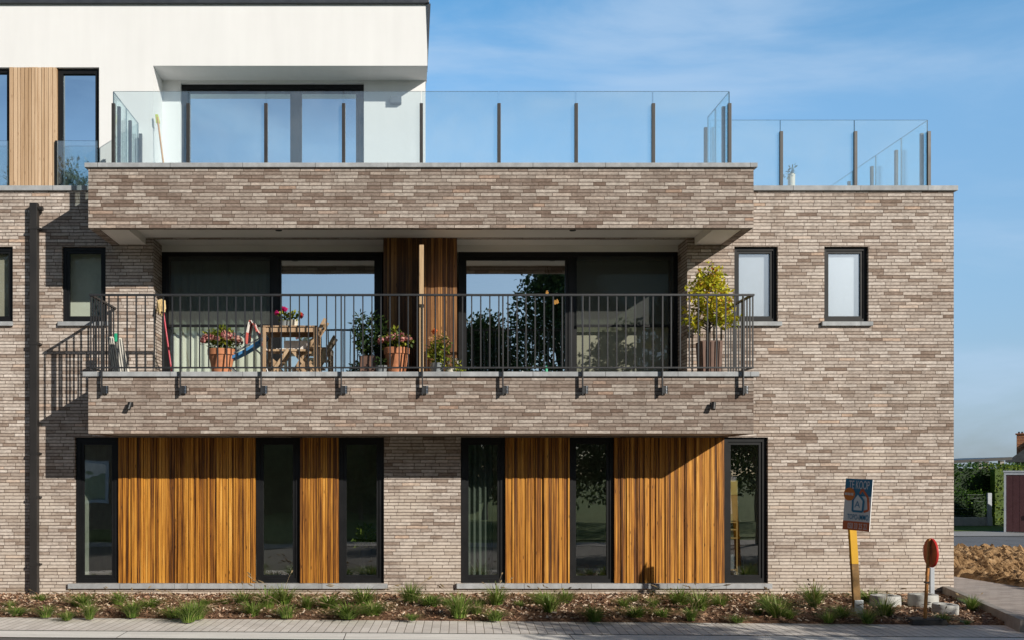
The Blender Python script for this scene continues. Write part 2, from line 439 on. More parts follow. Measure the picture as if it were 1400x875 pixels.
M['dim_brick'] = brick_mat('brown_house_brick', [(0, (.10, .07, .05)), (1, (.20, .15, .11))], .065, .43, (.16, .14, .12), 3.0, False)
M['shelf_yellow'] = simple('yellow_ply', (.55, .40, .14), .5)
M['shelf_oak'] = simple('oak_veneer', (.42, .24, .08), .5)
M['book'] = simple('book_spines', (.25, .25, .28), .7, var=.5, sc=60)
M['lamp_black'] = simple('black_lamp_metal', (.012, .012, .013), .45)
M['lamp_grey'] = simple('grey_lamp_metal', (.10, .12, .14), .45)
def bulb():
    t = NT('warm_bulb')
    return t.done(t.n('ShaderNodeEmission', None, Color=(1.0, .45, .12, 1), Strength=2.2).outputs[0])
M['bulb'] = bulb()

# ------------------------------------------------------------------ ground
def sheet(name, pts, z, mat, kind='structure'):
    m = MB(); m.face([(x, y, z) for x, y in pts])
    return m.build(name, mat, kind=kind)

def ground_mat():
    t = NT('rough_grass_ground'); p = t.pos()
    n = t.noise(p, .35, 5.0, .6); n2 = t.noise(p, 14.0, 4.0, .65)
    c = t.ramp(t.math('ADD', t.math('MULTIPLY', n, .6), t.math('MULTIPLY', n2, .4)), [(.3, (.06, .10, .02)), (.5, (.10, .16, .035)), (.7, (.19, .20, .07))])
    return t.done(t.principled(c, .9, t.bump(n2, .6, .05), 0, .2))
def paver_mat(name, c1, c2, gap, rot, w=.105, h=.315):
    t = NT(name); p = t.pos()
    q = t.n('ShaderNodeVectorRotate', {'rotation_type': 'Z_AXIS'}, Vector=p, Angle=rot).outputs[0]
    u, v, _ = t.xyz(q)
    cu = t.math('DIVIDE', u, w); iu = t.math('FLOOR', cu); fu = t.math('FRACT', cu)
    cv = t.math('ADD', t.math('DIVIDE', v, h), t.math('MULTIPLY', t.math('FRACT', t.math('MULTIPLY', iu, .5)), 1.0))
    iv = t.math('FLOOR', cv); fv = t.math('FRACT', cv)
    du = t.math('MULTIPLY', t.math('MINIMUM', fu, t.math('SUBTRACT', 1.0, fu)), w)
    dv = t.math('MULTIPLY', t.math('MINIMUM', fv, t.math('SUBTRACT', 1.0, fv)), h)
    m = t.maprange(t.math('MINIMUM', du, t.math('MULTIPLY', dv, 1.6)), .002, .007, 0.0, 1.0, True)
    w_ = t.wn(iu, iv, 2.0).outputs[0]
    n = t.noise(p, 45.0, 4.0, .65); st = t.noise(p, 1.6, 4.0, .6)
    k = t.math('MULTIPLY', t.maprange(n, .3, .7, .88, 1.1), t.maprange(st, .3, .7, .85, 1.08))
    c = t.mix(1.0, t.mix(w_, c1, c2), t.vec(k, k, k), 'MULTIPLY')
    c = t.mix(m, gap, c)
    return t.done(t.principled(c, .85, t.bump(t.math('ADD', m, t.math('MULTIPLY', n, .2)), .6, .006), 0, .25))
def asphalt_mat(name, c):
    t = NT(name); p = t.pos()
    n = t.noise(p, 160.0, 2.0, .7); b = t.noise(p, .8, 5.0, .6)
    k = t.math('MULTIPLY', t.maprange(n, .3, .7, .75, 1.25), t.maprange(b, .3, .7, .85, 1.12))
    return t.done(t.principled(t.mix(1.0, c, t.vec(k, k, k), 'MULTIPLY'), .85, t.bump(n, .5, .004), 0, .3))
def concrete_ground(name, c, joint=0.0):
    t = NT(name); p = t.pos(); x, y, z = t.xyz(p)
    n = t.noise(p, 60.0, 4.0, .65); b = t.noise(t.vec(x, t.math('MULTIPLY', y, 4.0), z), .9, 5.0, .65)
    k = t.math('MULTIPLY', t.maprange(n, .3, .7, .92, 1.07), t.maprange(b, .3, .7, .82, 1.07))
    cc = t.mix(1.0, c, t.vec(k, k, k), 'MULTIPLY')
    if joint:
        f = t.math('FRACT', t.math('DIVIDE', t.math('ADD', x, .75), joint))
        jm = t.math('LESS_THAN', f, .010 / joint)
        cc = t.mix(jm, cc, (.10, .09, .08))
    return t.done(t.principled(cc, .85, t.bump(n, .3, .003), 0, .25))
def mulch_mat():
    t = NT('bark_mulch'); p = t.pos()
    n = t.noise(p, 26.0, 4.0, .7, .6); b = t.noise(p, 2.0, 3.0)
    c = t.ramp(t.math('ADD', n, t.math('MULTIPLY', t.math('SUBTRACT', b, .5), .3)), [(.3, (.05, .027, .016)), (.48, (.16, .085, .05)), (.62, (.34, .21, .13)), (.8, (.55, .41, .29))])
    return t.done(t.principled(c, .9, t.bump(n, .9, .03), 0, .2))
def chip_mat():
    t = NT('bark_chips')
    c = t.ramp(t.rnd(), [(0, (.05, .026, .016)), (.3, (.17, .085, .05)), (.55, (.36, .21, .13)), (.8, (.55, .40, .28)), (1, (.72, .60, .48))])
    n = t.noise(t.pos(), 70.0, 3.0)
    k = t.maprange(n, .3, .7, .75, 1.2)
    return t.done(t.principled(t.mix(1.0, c, t.vec(k, k, k), 'MULTIPLY'), .9, None, 0, .2))
def soil_mat():
    t = NT('bare_clay_soil'); p = t.pos()
    n = t.noise(p, 7.0, 5.0, .7, .4); b = t.noise(p, 1.2, 3.0)
    c = t.ramp(t.math('ADD', n, t.math('MULTIPLY', t.math('SUBTRACT', b, .5), .4)), [(.28, (.11, .062, .030)), (.5, (.32, .195, .095)), (.72, (.50, .34, .19))])
    return t.done(t.principled(c, .95, t.bump(n, .9, .06), 0, .15))

sheet('ground', [(-400, -400), (400, -400), (400, 600), (-400, 600)], -.10, ground_mat())
def edge_y(x): return -2.55 - .0526 * x                 # bed / pavement
def gut_y(x): return -3.55 - .045 * x                   # pavement / gutter
def road_y(x): return -4.02 - .045 * x                  # gutter / road
xl, xr = -40.0, 40.0
M['pavers'] = paver_mat('street_pavers', (.72, .665, .61), (.84, .785, .73), (.34, .295, .25), R(2.8))
M['path_pavers'] = paver_mat('path_pavers', (.38, .32, .28), (.50, .43, .38), (.20, .16, .13), R(75), .105, .21)
sheet('pavement', [(xl, gut_y(xl)), (xr, gut_y(xr)), (xr, edge_y(xr)), (xl, edge_y(xl))], -.020, M['pavers'])
sheet('gutter', [(xl, road_y(xl)), (xr, road_y(xr)), (xr, gut_y(xr) - .003), (xl, gut_y(xl) - .003)], -.026, concrete_ground('gutter_concrete', (.88, .85, .80), 2.6))
M['asphalt'] = asphalt_mat('road_asphalt', (.15, .14, .13))
sheet('street', [(xl, road_y(xl) - 6), (xr, road_y(xr) - 6), (xr, road_y(xr) - .003), (xl, road_y(xl) - .003)], -.034, M['asphalt'])
sheet('far_pavement', [(xl, road_y(xl) - 7.6), (xr, road_y(xr) - 7.6), (xr, road_y(xr) - 6.003), (xl, road_y(xl) - 6.003)], -.02, concrete_ground('opposite_pavement_concrete', (.36, .34, .32), 1.2))
sheet('lawn', [(-40, -34), (40, -34), (40, -15.6), (-40, -11.0)], -.06, ground_mat())
# back street beyond the side of the building
sheet('side_street_gutter', [(9.2, 7.3), (60, 8.2), (60, 9.4), (9.2, 8.3)], -.03, concrete_ground('pale_kerb_concrete', (.42, .40, .37)))
M['asphalt_grey'] = asphalt_mat('side_street_asphalt', (.15, .155, .165))
sheet('side_street', [(-20, 8.0), (9.2, 8.31), (60, 9.42), (60, 15.0), (-20, 14.0)], -.034, M['asphalt_grey'])
sheet('side_street_pavement', [(-20, 14.01), (60, 15.01), (60, 17.0), (-20, 16.6)], -.02, concrete_ground('side_street_pavement_concrete', (.34, .34, .34), 1.5))
sheet('verge', [(-20, 16.62), (60, 17.02), (60, 20.1), (-20, 20.1)], -.015, ground_mat())

# planting bed with chips
def bed():
    m = MB(); nx, ny = 150, 22
    xa, xb = -12.0, 8.2
    def right(y): return 8.12 + .236 * (y + .05)       # kerb line
    idx = {}
    for j in range(ny + 1):
        for i in range(nx + 1):
            s, q = i / nx, j / ny
            x = xa + (xb - xa) * s
            y = edge_y(x) * (1 - q) + 0.03 * q
            xx = min(x, xa + (right(y) - xa) * s)
            z = .012 + .05 * math.sin(math.pi * min(1, q * 1.15)) * (.6 + .4 * noise.noise(Vector((xx * .9, y * 1.5, 0)))) + .018 * noise.noise(Vector((xx * 5, y * 5, 3)))
            if j == 0: z = -.022
            idx[i, j] = len(m.v); m.v.append((xx, y, z))
    for j in range(ny):
        for i in range(nx):
            m.f.append((idx[i, j], idx[i + 1, j], idx[i + 1, j + 1], idx[i, j + 1])); m.m.append(0); m.r.append(.5)
    o = m.build('planting_bed', mulch_mat(), smooth=60, kind='structure')
    bed.right = right
bed()
def bed_z(x, y):
    q = min(1.0, max(0.0, (y - edge_y(x)) / (0.03 - edge_y(x))))
    return .012 + .05 * math.sin(math.pi * min(1, q * 1.15)) * (.6 + .4 * noise.noise(Vector((x * .9, y * 1.5, 0)))) + .018 * noise.noise(Vector((x * 5, y * 5, 3)))
def chips():
    m = MB(); rd = random.Random(3)
    for _ in range(15000):
        x = rd.uniform(-7.2, 8.2); y = edge_y(x) + (.0 - edge_y(x)) * rd.random() ** .9 - .02
        if x > bed.right(y) - .04: continue
        z = bed_z(x, y) + rd.uniform(.0, .022)
        L, W = rd.uniform(.02, .075), rd.uniform(.012, .03)
        a = rd.uniform(0, 6.28)
        d = Vector((math.cos(a), math.sin(a), rd.gauss(0, .45))).normalized()
        s = d.cross(Vector((rd.gauss(.2, .6), rd.gauss(-.3, .6), 1))).normalized()
        p = Vector((x, y, z))
        m.face([p - d * L * .5 - s * W * .4, p - d * L * .1 - s * W * .5, p + d * L * .5 - s * W * .25, p + d * L * .42 + s * W * .45, p - d * L * .45 + s * W * .5], 0, rd.random())
    return m.build('bark_chips', chip_mat(), kind='stuff')
tag(chips(), 'loose brown bark chips covering the planting bed along the wall', 'mulch')

# side path with kerb and soil heap beyond
def side_path():
    m = MB(); z = .115
    pts = [(7.30, -3.5), (8.21, 0.0), (8.285, 0.0), (8.285, 7.2), (9.0, 7.2), (9.12, 1.5), (9.3, 0.0), (9.5, -3.6)]
    m.face([(x, y, z) for x, y in pts])
    lo = [(x, y, -.09) for x, y in pts]; hi = [(x, y, z) for x, y in pts]
    for i in range(len(pts)):
        j = (i + 1) % len(pts)
        m.face([lo[i], lo[j], hi[j], hi[i]])
    m.build('side_path', M['path_pavers'], kind='structure')
    k = MB()
    k.hull([(7.18, -3.5, -.05), (7.29, -3.5, -.05), (8.20, -.004, -.05), (8.09, -.004, -.05),
            (7.18, -3.5, .13), (7.29, -3.5, .13), (8.20, -.004, .13), (8.09, -.004, .13)])
    k.build('path_kerb', M['concrete_dark'], bevel=.008, kind='structure')
side_path()
def soil():
    m = MB(); nx, ny = 260, 150; idx = {}
    for j in range(ny + 1):
        for i in range(nx + 1):
            s, q = i / nx, j / ny
            y = -3.0 + 10.3 * q
            xa = 9.32 - .05 * max(0, y) if y < 1.5 else 9.13 - .02 * (y - 1.5)
            if y < 0: xa = 9.31 - .063 * y
            x = xa + 16 * s ** 1.6
            edge = min(1, s * 14) * min(1, (1 - q) * 10) * min(1, q * 10)
            h = .10 + .16 * edge * (0.7 + .5 * noise.noise(Vector((x * .5, y * .5, 7))))
            h += edge * (.12 * abs(noise.noise(Vector((x * 2.2, y * 2.2, 1)))) + .13 * noise.noise(Vector((x * 5.5, y * 5.5, 2))) + .10 * noise.noise(Vector((x * 13, y * 13, 9))))
            if q in (0, 1) or s == 1: h = -.09
            idx[i, j] = len(m.v); m.v.append((x, y, h))
    for j in range(ny):
        for i in range(nx):
            m.f.append((idx[i, j], idx[i + 1, j], idx[i + 1, j + 1], idx[i, j + 1])); m.m.append(0); m.r.append(.5)
    rd = random.Random(5)
    for _ in range(5200):
        s_ = rd.random() ** 1.6; x = 9.4 + 9 * s_; y = rd.uniform(-2.4, 6.8); r = rd.uniform(.02, .085) * (1.4 if rd.random() < .15 else .85)
        if x < 9.35 - .06 * y: continue
        c = Vector((x, y, .16 + .05 * noise.noise(Vector((x * .5, y * .5, 7))) * 2 + rd.uniform(.0, .09)))
        pts = [c + Vector(d) * r * rd.uniform(.6, 1.3) for d in ((1, 0, 0), (0, 1, 0), (-1, 0, 0), (0, -1, 0), (0, 0, .8), (0, 0, -.8))]
        n0 = len(m.v); m.v += [tuple(p) for p in pts]
        for f in ((0, 1, 4), (1, 2, 4), (2, 3, 4), (3, 0, 4), (1, 0, 5), (2, 1, 5), (3, 2, 5), (0, 3, 5)):
            m.f.append(tuple(n0 + k for k in f)); m.m.append(0); m.r.append(.5)
    m.build('bare_soil', soil_mat(), kind='structure', smooth=14)
soil()

# ------------------------------------------------------------------ the building
B = empty('apartment_building', (0, 0, 0), 0, 'three storey grey-beige brick apartment building with white penthouse and wood cladding', 'building')

def wall(name, x0, x1, z0, z1, y, holes, mat, thick=.12, parent=B, axis='x'):
    xs = sorted({x0, x1} | {h[0] for h in holes} | {h[1] for h in holes})
    zs = sorted({z0, z1} | {h[2] for h in holes} | {h[3] for h in holes})
    xs = [v for v in xs if x0 <= v <= x1]; zs = [v for v in zs if z0 <= v <= z1]
    m = MB()
    def inside(a, b):
        return any(h[0] < a < h[1] and h[2] < b < h[3] for h in holes)
    for a, b in zip(xs, xs[1:]):
        for c, d in zip(zs, zs[1:]):
            if inside((a + b) / 2, (c + d) / 2): continue
            m.face([(a, y, c), (b, y, c), (b, y, d), (a, y, d)])
    for (a, b, c, d) in holes:
        y2 = y + thick
        a_, b_, c_, d_ = max(a, x0), min(b, x1), max(c, z0), min(d, z1)
        if a >= x0: m.face([(a, y, c_), (a, y, d_), (a, y2, d_), (a, y2, c_)])
        if b <= x1: m.face([(b, y, c_), (b, y2, c_), (b, y2, d_), (b, y, d_)])
        if c >= z0: m.face([(a_, y, c), (a_, y2, c), (b_, y2, c), (b_, y, c)])
        if d <= z1: m.face([(a_, y, d), (b_, y, d), (b_, y2, d), (a_, y2, d)])
    return m.build(name, mat, parent)

CEIL = Z(325.0)                      # ceiling inside the balcony
FLOOR = 3.268
YR = .53                             # the set-back balcony windows
xL, xR = X(209.6), X(939.6)
GZ0, GZ1 = Z(797.5), Z(598.0)
nicheA = (X(102), X(525), GZ0, GZ1)
nicheB = (X(630), X(1050), GZ0, GZ1)
WZ0, WZ1 = Z(440), Z(337)
upper = [(X(-50), X(17.5), WZ0, WZ1), (X(84.5), X(144.5), WZ0, WZ1), (X(1004), X(1063.5), WZ0, WZ1), (X(1127), X(1187.5), WZ0, WZ1)]
loggia = (xL, xR, FLOOR, CEIL)
WX0, WX1 = -11.0, X(1304)
WTOP = Z(261.3)
wall('brick_wall', WX0, WX1, -.15, WTOP, 0.0, [nicheA, nicheB, loggia] + upper, M['brick'], .14)
m = MB()                             # flank, back and flat roof
m.face([(WX1, 0, -.15), (WX1, 11, -.15), (WX1, 11, WTOP), (WX1, 0, WTOP)])
m.face([(WX0, 11, -.15), (WX1, 11, -.15), (WX1, 11, WTOP), (WX0, 11, WTOP)])
m.face([(WX0, 0, -.15), (WX0, 11, -.15), (WX0, 11, WTOP), (WX0, 0, WTOP)])
m.build('flank_wall', M['brick'], B)
m = MB()
m.box(WX0 + .01, WX1 - .01, .25, 10.99, 5.80, 5.93)
m.box(WX0 + .01, WX1 - .3, .01, .249, 5.9, 5.93)
m.build('terrace_floor', M['concrete'], B)

# parapet copings
CT = Z(254.3)
def coping(name_parent, parts):
    mb = MB()
    for p in parts: mb.box(*p)
    return mb.build('coping', M['stone'], name_parent, bevel=.006)
wl = bpy.data.objects['brick_wall']
coping(wl, [(WX0, X(121.5, -1.1), -.045, .28, WTOP + .002, CT)])
coping(wl, [(X(1030.5, -1.1) - .03, WX1 + .045, -.045, .28, WTOP + .002, CT)])
coping(bpy.data.objects['flank_wall'], [(WX1 - .28, WX1 + .045, .281, 11.0, WTOP + .002, CT)])

# upper roof terrace box and lower balcony box
YB = -1.116
bx0, bx1 = X(120.8, YB), X(1030.3, YB)
uz0, uz1, uzc = Z(311.5, YB), Z(229.6, YB), Z(223.2, YB)
def parapet(name, z0, z1, zc, over, mat):
    mb = MB()
    t = .12
    mb.box(bx0, bx1, YB, YB + t, z0, z1)
    mb.box(bx0, bx0 + t, YB + t, -.0015, z0, z1)
    mb.box(bx1 - t, bx1, YB + t, -.0015, z0, z1)
    o = mb.build(name, mat, B)
    c = MB()
    c.hull([(bx0 - over, YB - .04, z1 + .002), (bx1 + over, YB - .04, z1 + .002), (bx1 + over, YB + .26, z1 + .002), (bx0 - over, YB + .26, z1 + .002),
            (bx0 - over, YB - .04, zc), (bx1 + over, YB - .04, zc), (bx1 + over, YB + .26, zc), (bx0 - over, YB + .26, zc)])
    c.box(bx0 - over, bx0 + .24, YB + .262, -.003, z1 + .002, zc)
    c.box(bx1 - .24, bx1 + over, YB + .262, -.003, z1 + .002, zc)
    c.build('coping', M['stone'], o, bevel=.006)
    return o
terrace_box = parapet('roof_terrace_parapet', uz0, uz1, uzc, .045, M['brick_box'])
lz0, lz1, lzc = Z(593.6, YB), Z(515.2, YB), Z(508.4, YB)
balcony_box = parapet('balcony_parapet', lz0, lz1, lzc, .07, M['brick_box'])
m = MB()
m.box(bx0 + .121, bx1 - .121, YB + .121, -.002, uz0 + .012, 5.86)   # filled over by steps below
m = MB()
sw = .40
m.box(bx0 + .121, bx0 + .121 + sw, YB + .121, -.003, uz0 + .012, 5.75)
m.box(bx1 - .121 - sw, bx1 - .121, YB + .121, -.003, uz0 + .012, 5.75)
m.box(bx0 + .122 + sw, bx1 - .122 - sw, YB + .121, -.003, CEIL + .002, 5.75)
m.box(xL - .1, xR + .1, .003, YR + .25, CEIL + .004, 5.75)
m.box(xL + .002, xR - .002, YR - .005, YR + .02, Z(344.5, YR), CEIL + .003)
m.build('balcony_ceiling', M['plaster'], B)
m = MB()
m.box(bx0 + .121, bx1 - .121, YB + .121, -.003, lz0 + .01, FLOOR)
m.box(xL + .002, xR - .002, .0, YR + .2, FLOOR - .2, FLOOR + .001)
m.build('balcony_floor', M['concrete'], B)
m = MB(); m.box(bx0 + .122, bx1 - .122, YB + .122, -.003, 5.76, 5.93)
m.build('terrace_floor', M['concrete'], B)
for px in (381, 783):
    mm = MB(); mm.lathe([(.045, 0), (.05, -.012), (.03, -.016)], 16, (X(px, -.5), -.5, CEIL + .001))
    mm.build('ceiling_light', M['lamp_black'], B, smooth=40)
# loggia brick reveals
m = MB()
m.face([(xL, .14, FLOOR), (xL, YR + .02, FLOOR), (xL, YR + .02, CEIL), (xL, .14, CEIL)])
m.build('brick_reveal', M['brick'], B)
m = MB(); m.face([(xR, .14, FLOOR), (xR, .14, CEIL), (xR, YR + .02, CEIL), (xR, YR + .02, FLOOR)])
m.build('brick_reveal', M['brick'], B)

# ---- windows
def window(x0, x1, z0, z1, y, glass, splits=(), fw=.065, depth=.07, sash=.045, sill=None, name='window', frame=None):
    fr = frame or M['black_frame']
    mb = MB()
    mb.box(x0, x0 + fw, y, y + depth, z0, z1); mb.box(x1 - fw, x1, y, y + depth, z0, z1)
    mb.box(x0 + fw, x1 - fw, y + .0005, y + depth, z0, z0 + fw * 1.1); mb.box(x0 + fw, x1 - fw, y + .0005, y + depth, z1 - fw, z1)
    xs = [x0 + fw]
    for s in splits:
        mb.box(s - fw * .55, s + fw * .55, y + .001, y + depth, z0 + fw * 1.1, z1 - fw); xs += [s - fw * .55, s + fw * .55]
    xs.append(x1 - fw)
    o = mb.build(name, fr, B)
    for gi, (a, b) in enumerate(zip(xs[::2], xs[1::2])):
        c, d = z0 + fw * 1.1, z1 - fw
        s = MB()
        if sash:
            s.box(a, a + sash, y + .018, y + depth, c, d); s.box(b - sash, b, y + .018, y + depth, c, d)
            s.box(a + sash, b - sash, y + .0185, y + depth, c, c + sash); s.box(a + sash, b - sash, y + .0185, y + depth, d - sash, d)
            s.build('sash', fr, o)
        p = MB(); p.face([(a + sash - .002, y + .042, c + sash - .002), (b - sash + .002, y + .042, c + sash - .002), (b - sash + .002, y + .042, d - sash + .002), (a + sash - .002, y + .042, d - sash + .002)])
        p.build('pane', glass[gi] if isinstance(glass, list) else glass, o)
    if sill:
        sb = MB(); sb.box(*sill); sb.build('sill', M['stone'], o, bevel=.005)
    return o

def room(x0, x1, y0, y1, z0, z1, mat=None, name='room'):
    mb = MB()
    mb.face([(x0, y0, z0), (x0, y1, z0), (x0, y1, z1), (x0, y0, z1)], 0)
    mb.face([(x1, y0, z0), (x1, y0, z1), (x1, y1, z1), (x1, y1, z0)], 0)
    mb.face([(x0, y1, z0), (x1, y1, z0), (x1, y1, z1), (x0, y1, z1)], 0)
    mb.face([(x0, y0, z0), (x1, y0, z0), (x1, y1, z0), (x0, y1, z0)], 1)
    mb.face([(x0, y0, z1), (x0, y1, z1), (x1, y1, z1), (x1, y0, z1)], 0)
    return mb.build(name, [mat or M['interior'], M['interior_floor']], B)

def boards(name, x0, x1, z0, z1, y, mat, widths=(.022, .03, .04, .052), jut=.03, gap=.006, seed=1, label=None, axis='z', back=True):
    rd = random.Random(seed); mb = MB(); x = x0
    while x < x1 - .012:
        w = min(rd.choice(widths), x1 - x)
        if x1 - (x + w) < .02: w = x1 - x
        j = rd.uniform(0, jut)
        mb.box(x + gap / 2, x + w - gap / 2, y - j, y + .03, z0, z1, 0, rd.random())
        x += w
    if back: mb.box(x0, x1, y + .031, y + .06, z0, z1, 0, 0.0)
    o = mb.build(name, mat, B)
    if label: o['label'] = label
    return o

# ground floor strips
zt = GZ1
spansA = [('w', 103, 161), ('b', 161.5, 349), ('w', 349.5, 409.5), ('b', 410, 463), ('w', 463.5, 524.5)]
spansB = [('w', 631, 690.5), ('b', 691, 779), ('w', 779.5, 839.5), ('b', 840, 990.5), ('w', 991, 1049.5)]
for i, (k, a, b) in enumerate(spansA + spansB):
    if k == 'b':
        boards('wood_cladding', X(a), X(b), GZ0 + .003, GZ1 - .004, .018, M['wood'], seed=20 + i)
    elif i == 7:
        # tilted-open window
        window(X(a), X(b), GZ0 + .001, GZ1 - .002, .05, M['glass_low'], fw=.055)
    else:
        window(X(a), X(b), GZ0 + .001, GZ1 - .002, .05, M['glass_low'])
for (a, b) in ((94, 530), (623.5, 1054.5)):
    mb = MB(); n = 3
    xs = [X(a) + (X(b) - X(a)) * i / n for i in range(n + 1)]
    for p, q in zip(xs, xs[1:]): mb.box(p + .002, q - .002, -.055, -.002, Z(804.5), GZ0 - .002)
    mb.box(X(a) + .1, X(b) - .1, .001, .049, GZ0 - .05, GZ0 + .0005)
    mb.build('window_sill', M['stone'], B, bevel=.004)
room(nicheA[0] + .01, nicheA[1] - .01, .13, 2.4, .05, 2.55, M['room_dark'])
room(nicheB[0] + .01, nicheB[1] - .01, .13, 2.8, .05, 2.55, M['room_dark'])

# upper floor single windows
for i, h in enumerate(upper):
    gl = M['glass_frost'] if i > 1 else M['glass_clear']
    s = (h[0] - .05, h[1] + .05, -.05, -.002, h[2] - .065, h[2] - .001) if i else (h[0] - .05, h[1] + .01, -.05, -.002, h[2] - .065, h[2] - .001)
    window(h[0] + .002, h[1] - .002, h[2] + .001, h[3] - .001, .055, gl, fw=.05, sash=.04, sill=s)
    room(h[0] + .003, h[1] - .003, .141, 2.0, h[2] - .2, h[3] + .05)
def blind(h, y, mat, label, gap=.0):
    mb = MB(); mb.face([(h[0] + .02, y, h[2] + .03 + gap), (h[1] - .02, y, h[2] + .03 + gap), (h[1] - .02, y, h[3] + .02), (h[0] + .02, y, h[3] + .02)])
    o = mb.build('roller_blind', mat); tag(o, label, 'blind', 'roller blinds behind the upper windows'); return o
blind(upper[0], .2, M['blind'], 'grey roller blind behind the cut-off window at the far left', .0)
blind(upper[1], .32, M['curtain'], 'pale roller blind in the shaded window beside the downpipe')
blind(upper[2], .15, M['blind_white'], 'white roller blind in the window just right of the potted tree')
blind(upper[3], .15, M['blind_white'], 'white roller blind in the rightmost upper window')

# balcony glass doors
zb, ztp = FLOOR + .003, Z(344.5, YR)
wA = window(X(221.5, YR), X(522.5, YR), zb, ztp, YR, [M['glass_clear'], M['glass_sky']], (X(376.5, YR),), .075, .09, .05, name='sliding_door')
wB = window(X(627, YR), X(926.5, YR), zb, ztp, YR, [M['glass_sky'], M['glass_clear']], (X(781, YR),), .075, .09, .05, name='sliding_door')
room(X(212, YR), X(575, YR), YR + .1, 5.5, FLOOR - .02, 5.5)
room(X(576, YR), X(937, YR), YR + .1, 5.5, FLOOR - .02, 5.5, M['room_dark'])
# wood column between the doors
boards('wood_cladding', X(524), X(625), FLOOR + .004, CEIL - .003, .02, M['wood_dark'], seed=61, jut=.018)
m = MB()
m.box(X(524), X(524) + .03, .085, YR + .05, FLOOR + .004, CEIL - .003, 0, .3)
m.box(X(625) - .03, X(625), .085, YR + .05, FLOOR + .004, CEIL - .003, 0, .6)
m.build('wood_cladding', M['wood_dark'], B)
# privacy fin
m = MB()
yf = -.98
m.box(X(573.2, yf), X(579.4, yf), yf, -.004, FLOOR + .02, Z(334.5, yf), 0, .6)
m.build('privacy_screen', M['wood_fin'], B, bevel=.004)
# sun screens in front of the outer panes
def screen(x0, x1, z0, z1, y, mat):
    mb = MB(); mb.face([(x0, y, z0), (x1, y, z0), (x1, y, z1), (x0, y, z1)])
    o = mb.build('sun_screen', mat, B)
    b = MB(); b.box(x0, x1, y - .012, y + .012, z0 - .04, z0); b.build('bottom_bar', M['black_frame'], o)
screen(X(231, YR), X(369, YR), Z(444, YR), ztp - .075, YR - .016, M['screen_open'])
screen(X(788, YR), X(921, YR), Z(444, YR), ztp - .075, YR - .016, M['screen_open'])
def curtain(name, x0, x1, z0, z1, y, mat, amp=.035, wl=.13, seed=0):
    mb = MB(); n = int((x1 - x0) / wl * 10); rd = random.Random(seed); ph = 0
    pts = []
    for i in range(n + 1):
        ph += 2 * math.pi / 10 * rd.uniform(.6, 1.4)
        pts.append((x0 + (x1 - x0) * i / n, y + amp * math.sin(ph) * rd.uniform(.85, 1.1)))
    for a, b in zip(pts, pts[1:]):
        mb.face([(a[0], a[1], z0), (b[0], b[1], z0), (b[0], b[1], z1), (a[0], a[1], z1)])
    me = mb.build(name, mat)
    bm = bmesh.new(); bm.from_mesh(me.data); bmesh.ops.remove_doubles(bm, verts=bm.verts, dist=1e-5); bm.to_mesh(me.data); bm.free()
    me.data.polygons.foreach_set('use_smooth', [True] * len(me.data.polygons))
    return me
tag(curtain('curtain', X(228, YR), X(372, YR), FLOOR + .02, ztp, YR + .2, M['curtain'], seed=2), 'pale pleated curtain behind the left balcony door, beside the mop', 'curtain')
tag(curtain('curtain', X(384, YR), X(516, YR), FLOOR + .02, ztp, YR + .3, M['curtain'], .025, .2, 3), 'sheer curtain behind the door pane left of the brown wood column', 'curtain')
tag(curtain('curtain', X(636), X(676), GZ0 + .1, GZ1 - .02, .26, M['curtain_dark'], .03, .09, 4), 'crinkled dark green curtain in the ground floor window right of the brick pier', 'curtain')
mb = MB(); mb.face([(X(786, YR), YR + .16, FLOOR + .02), (X(923, YR), YR + .16, FLOOR + .02), (X(923, YR), YR + .16, ztp), (X(786, YR), YR + .16, ztp)])
tag(mb.build('roller_blind', M['blind']), 'beige blind drawn behind the right-hand balcony door', 'blind', 'roller blinds behind the upper windows')

# ---- white penthouse
YW, YN = .35, .95
px1 = X(584.3, YW)
pz1 = Z(6, YW)
nx0 = X(209.4, YW); nz1 = Z(89.8, YW)
holeL = (X(-60, YW), X(135.5, YW), 5.95, Z(92, YW))
m = wall('white_wall', WX0, px1, 5.93, pz1, YW, [holeL, (nx0, px1 + 1, 5.9, nz1)], M['stucco'], .12)
m = MB()
m.face([(px1, YW, nz1), (px1, YN, nz1), (px1, YN, pz1), (px1, YW, pz1)])
m.face([(nx0, YW + .12, nz1), (nx0, YN + .1, nz1), (px1, YN + .1, nz1), (px1, YW + .12, nz1)])
m.face([(nx0, YW + .12, 5.93), (nx0, YN, 5.93), (nx0, YN, nz1), (nx0, YW + .12, nz1)])
m.face([(px1 - .02, YN, 5.93), (px1 - .02, 9, 5.93), (px1 - .02, 9, pz1), (px1 - .02, YN, pz1)])
m.build('white_fascia', M['stucco'], B)
hx0, hx1, hz1 = X(247, YN), X(497.5, YN), Z(113.5, YN)
wall('white_wall', nx0 - .1, px1 - .02, 5.93, nz1 + .02, YN, [(hx0, hx1, 5.94, hz1)], M['stucco'], .12)
window(hx0 + .002, hx1 - .002, 5.945, hz1 - .002, YN + .06, M['glass_top'], (X(404, YN), X(364, YN) + .0) if False else (X(404, YN),), .08, .09, .05, name='sliding_door')
mb = MB(); mb.box(X(258, YN), X(262, YN), YN + .2, YN + .26, 5.95, hz1 - .1); mb.build('window_mullion', M['black_frame'], B)
room(hx0 - .3, hx1 + .3, YN + .17, 6.0, 5.92, 8.3)
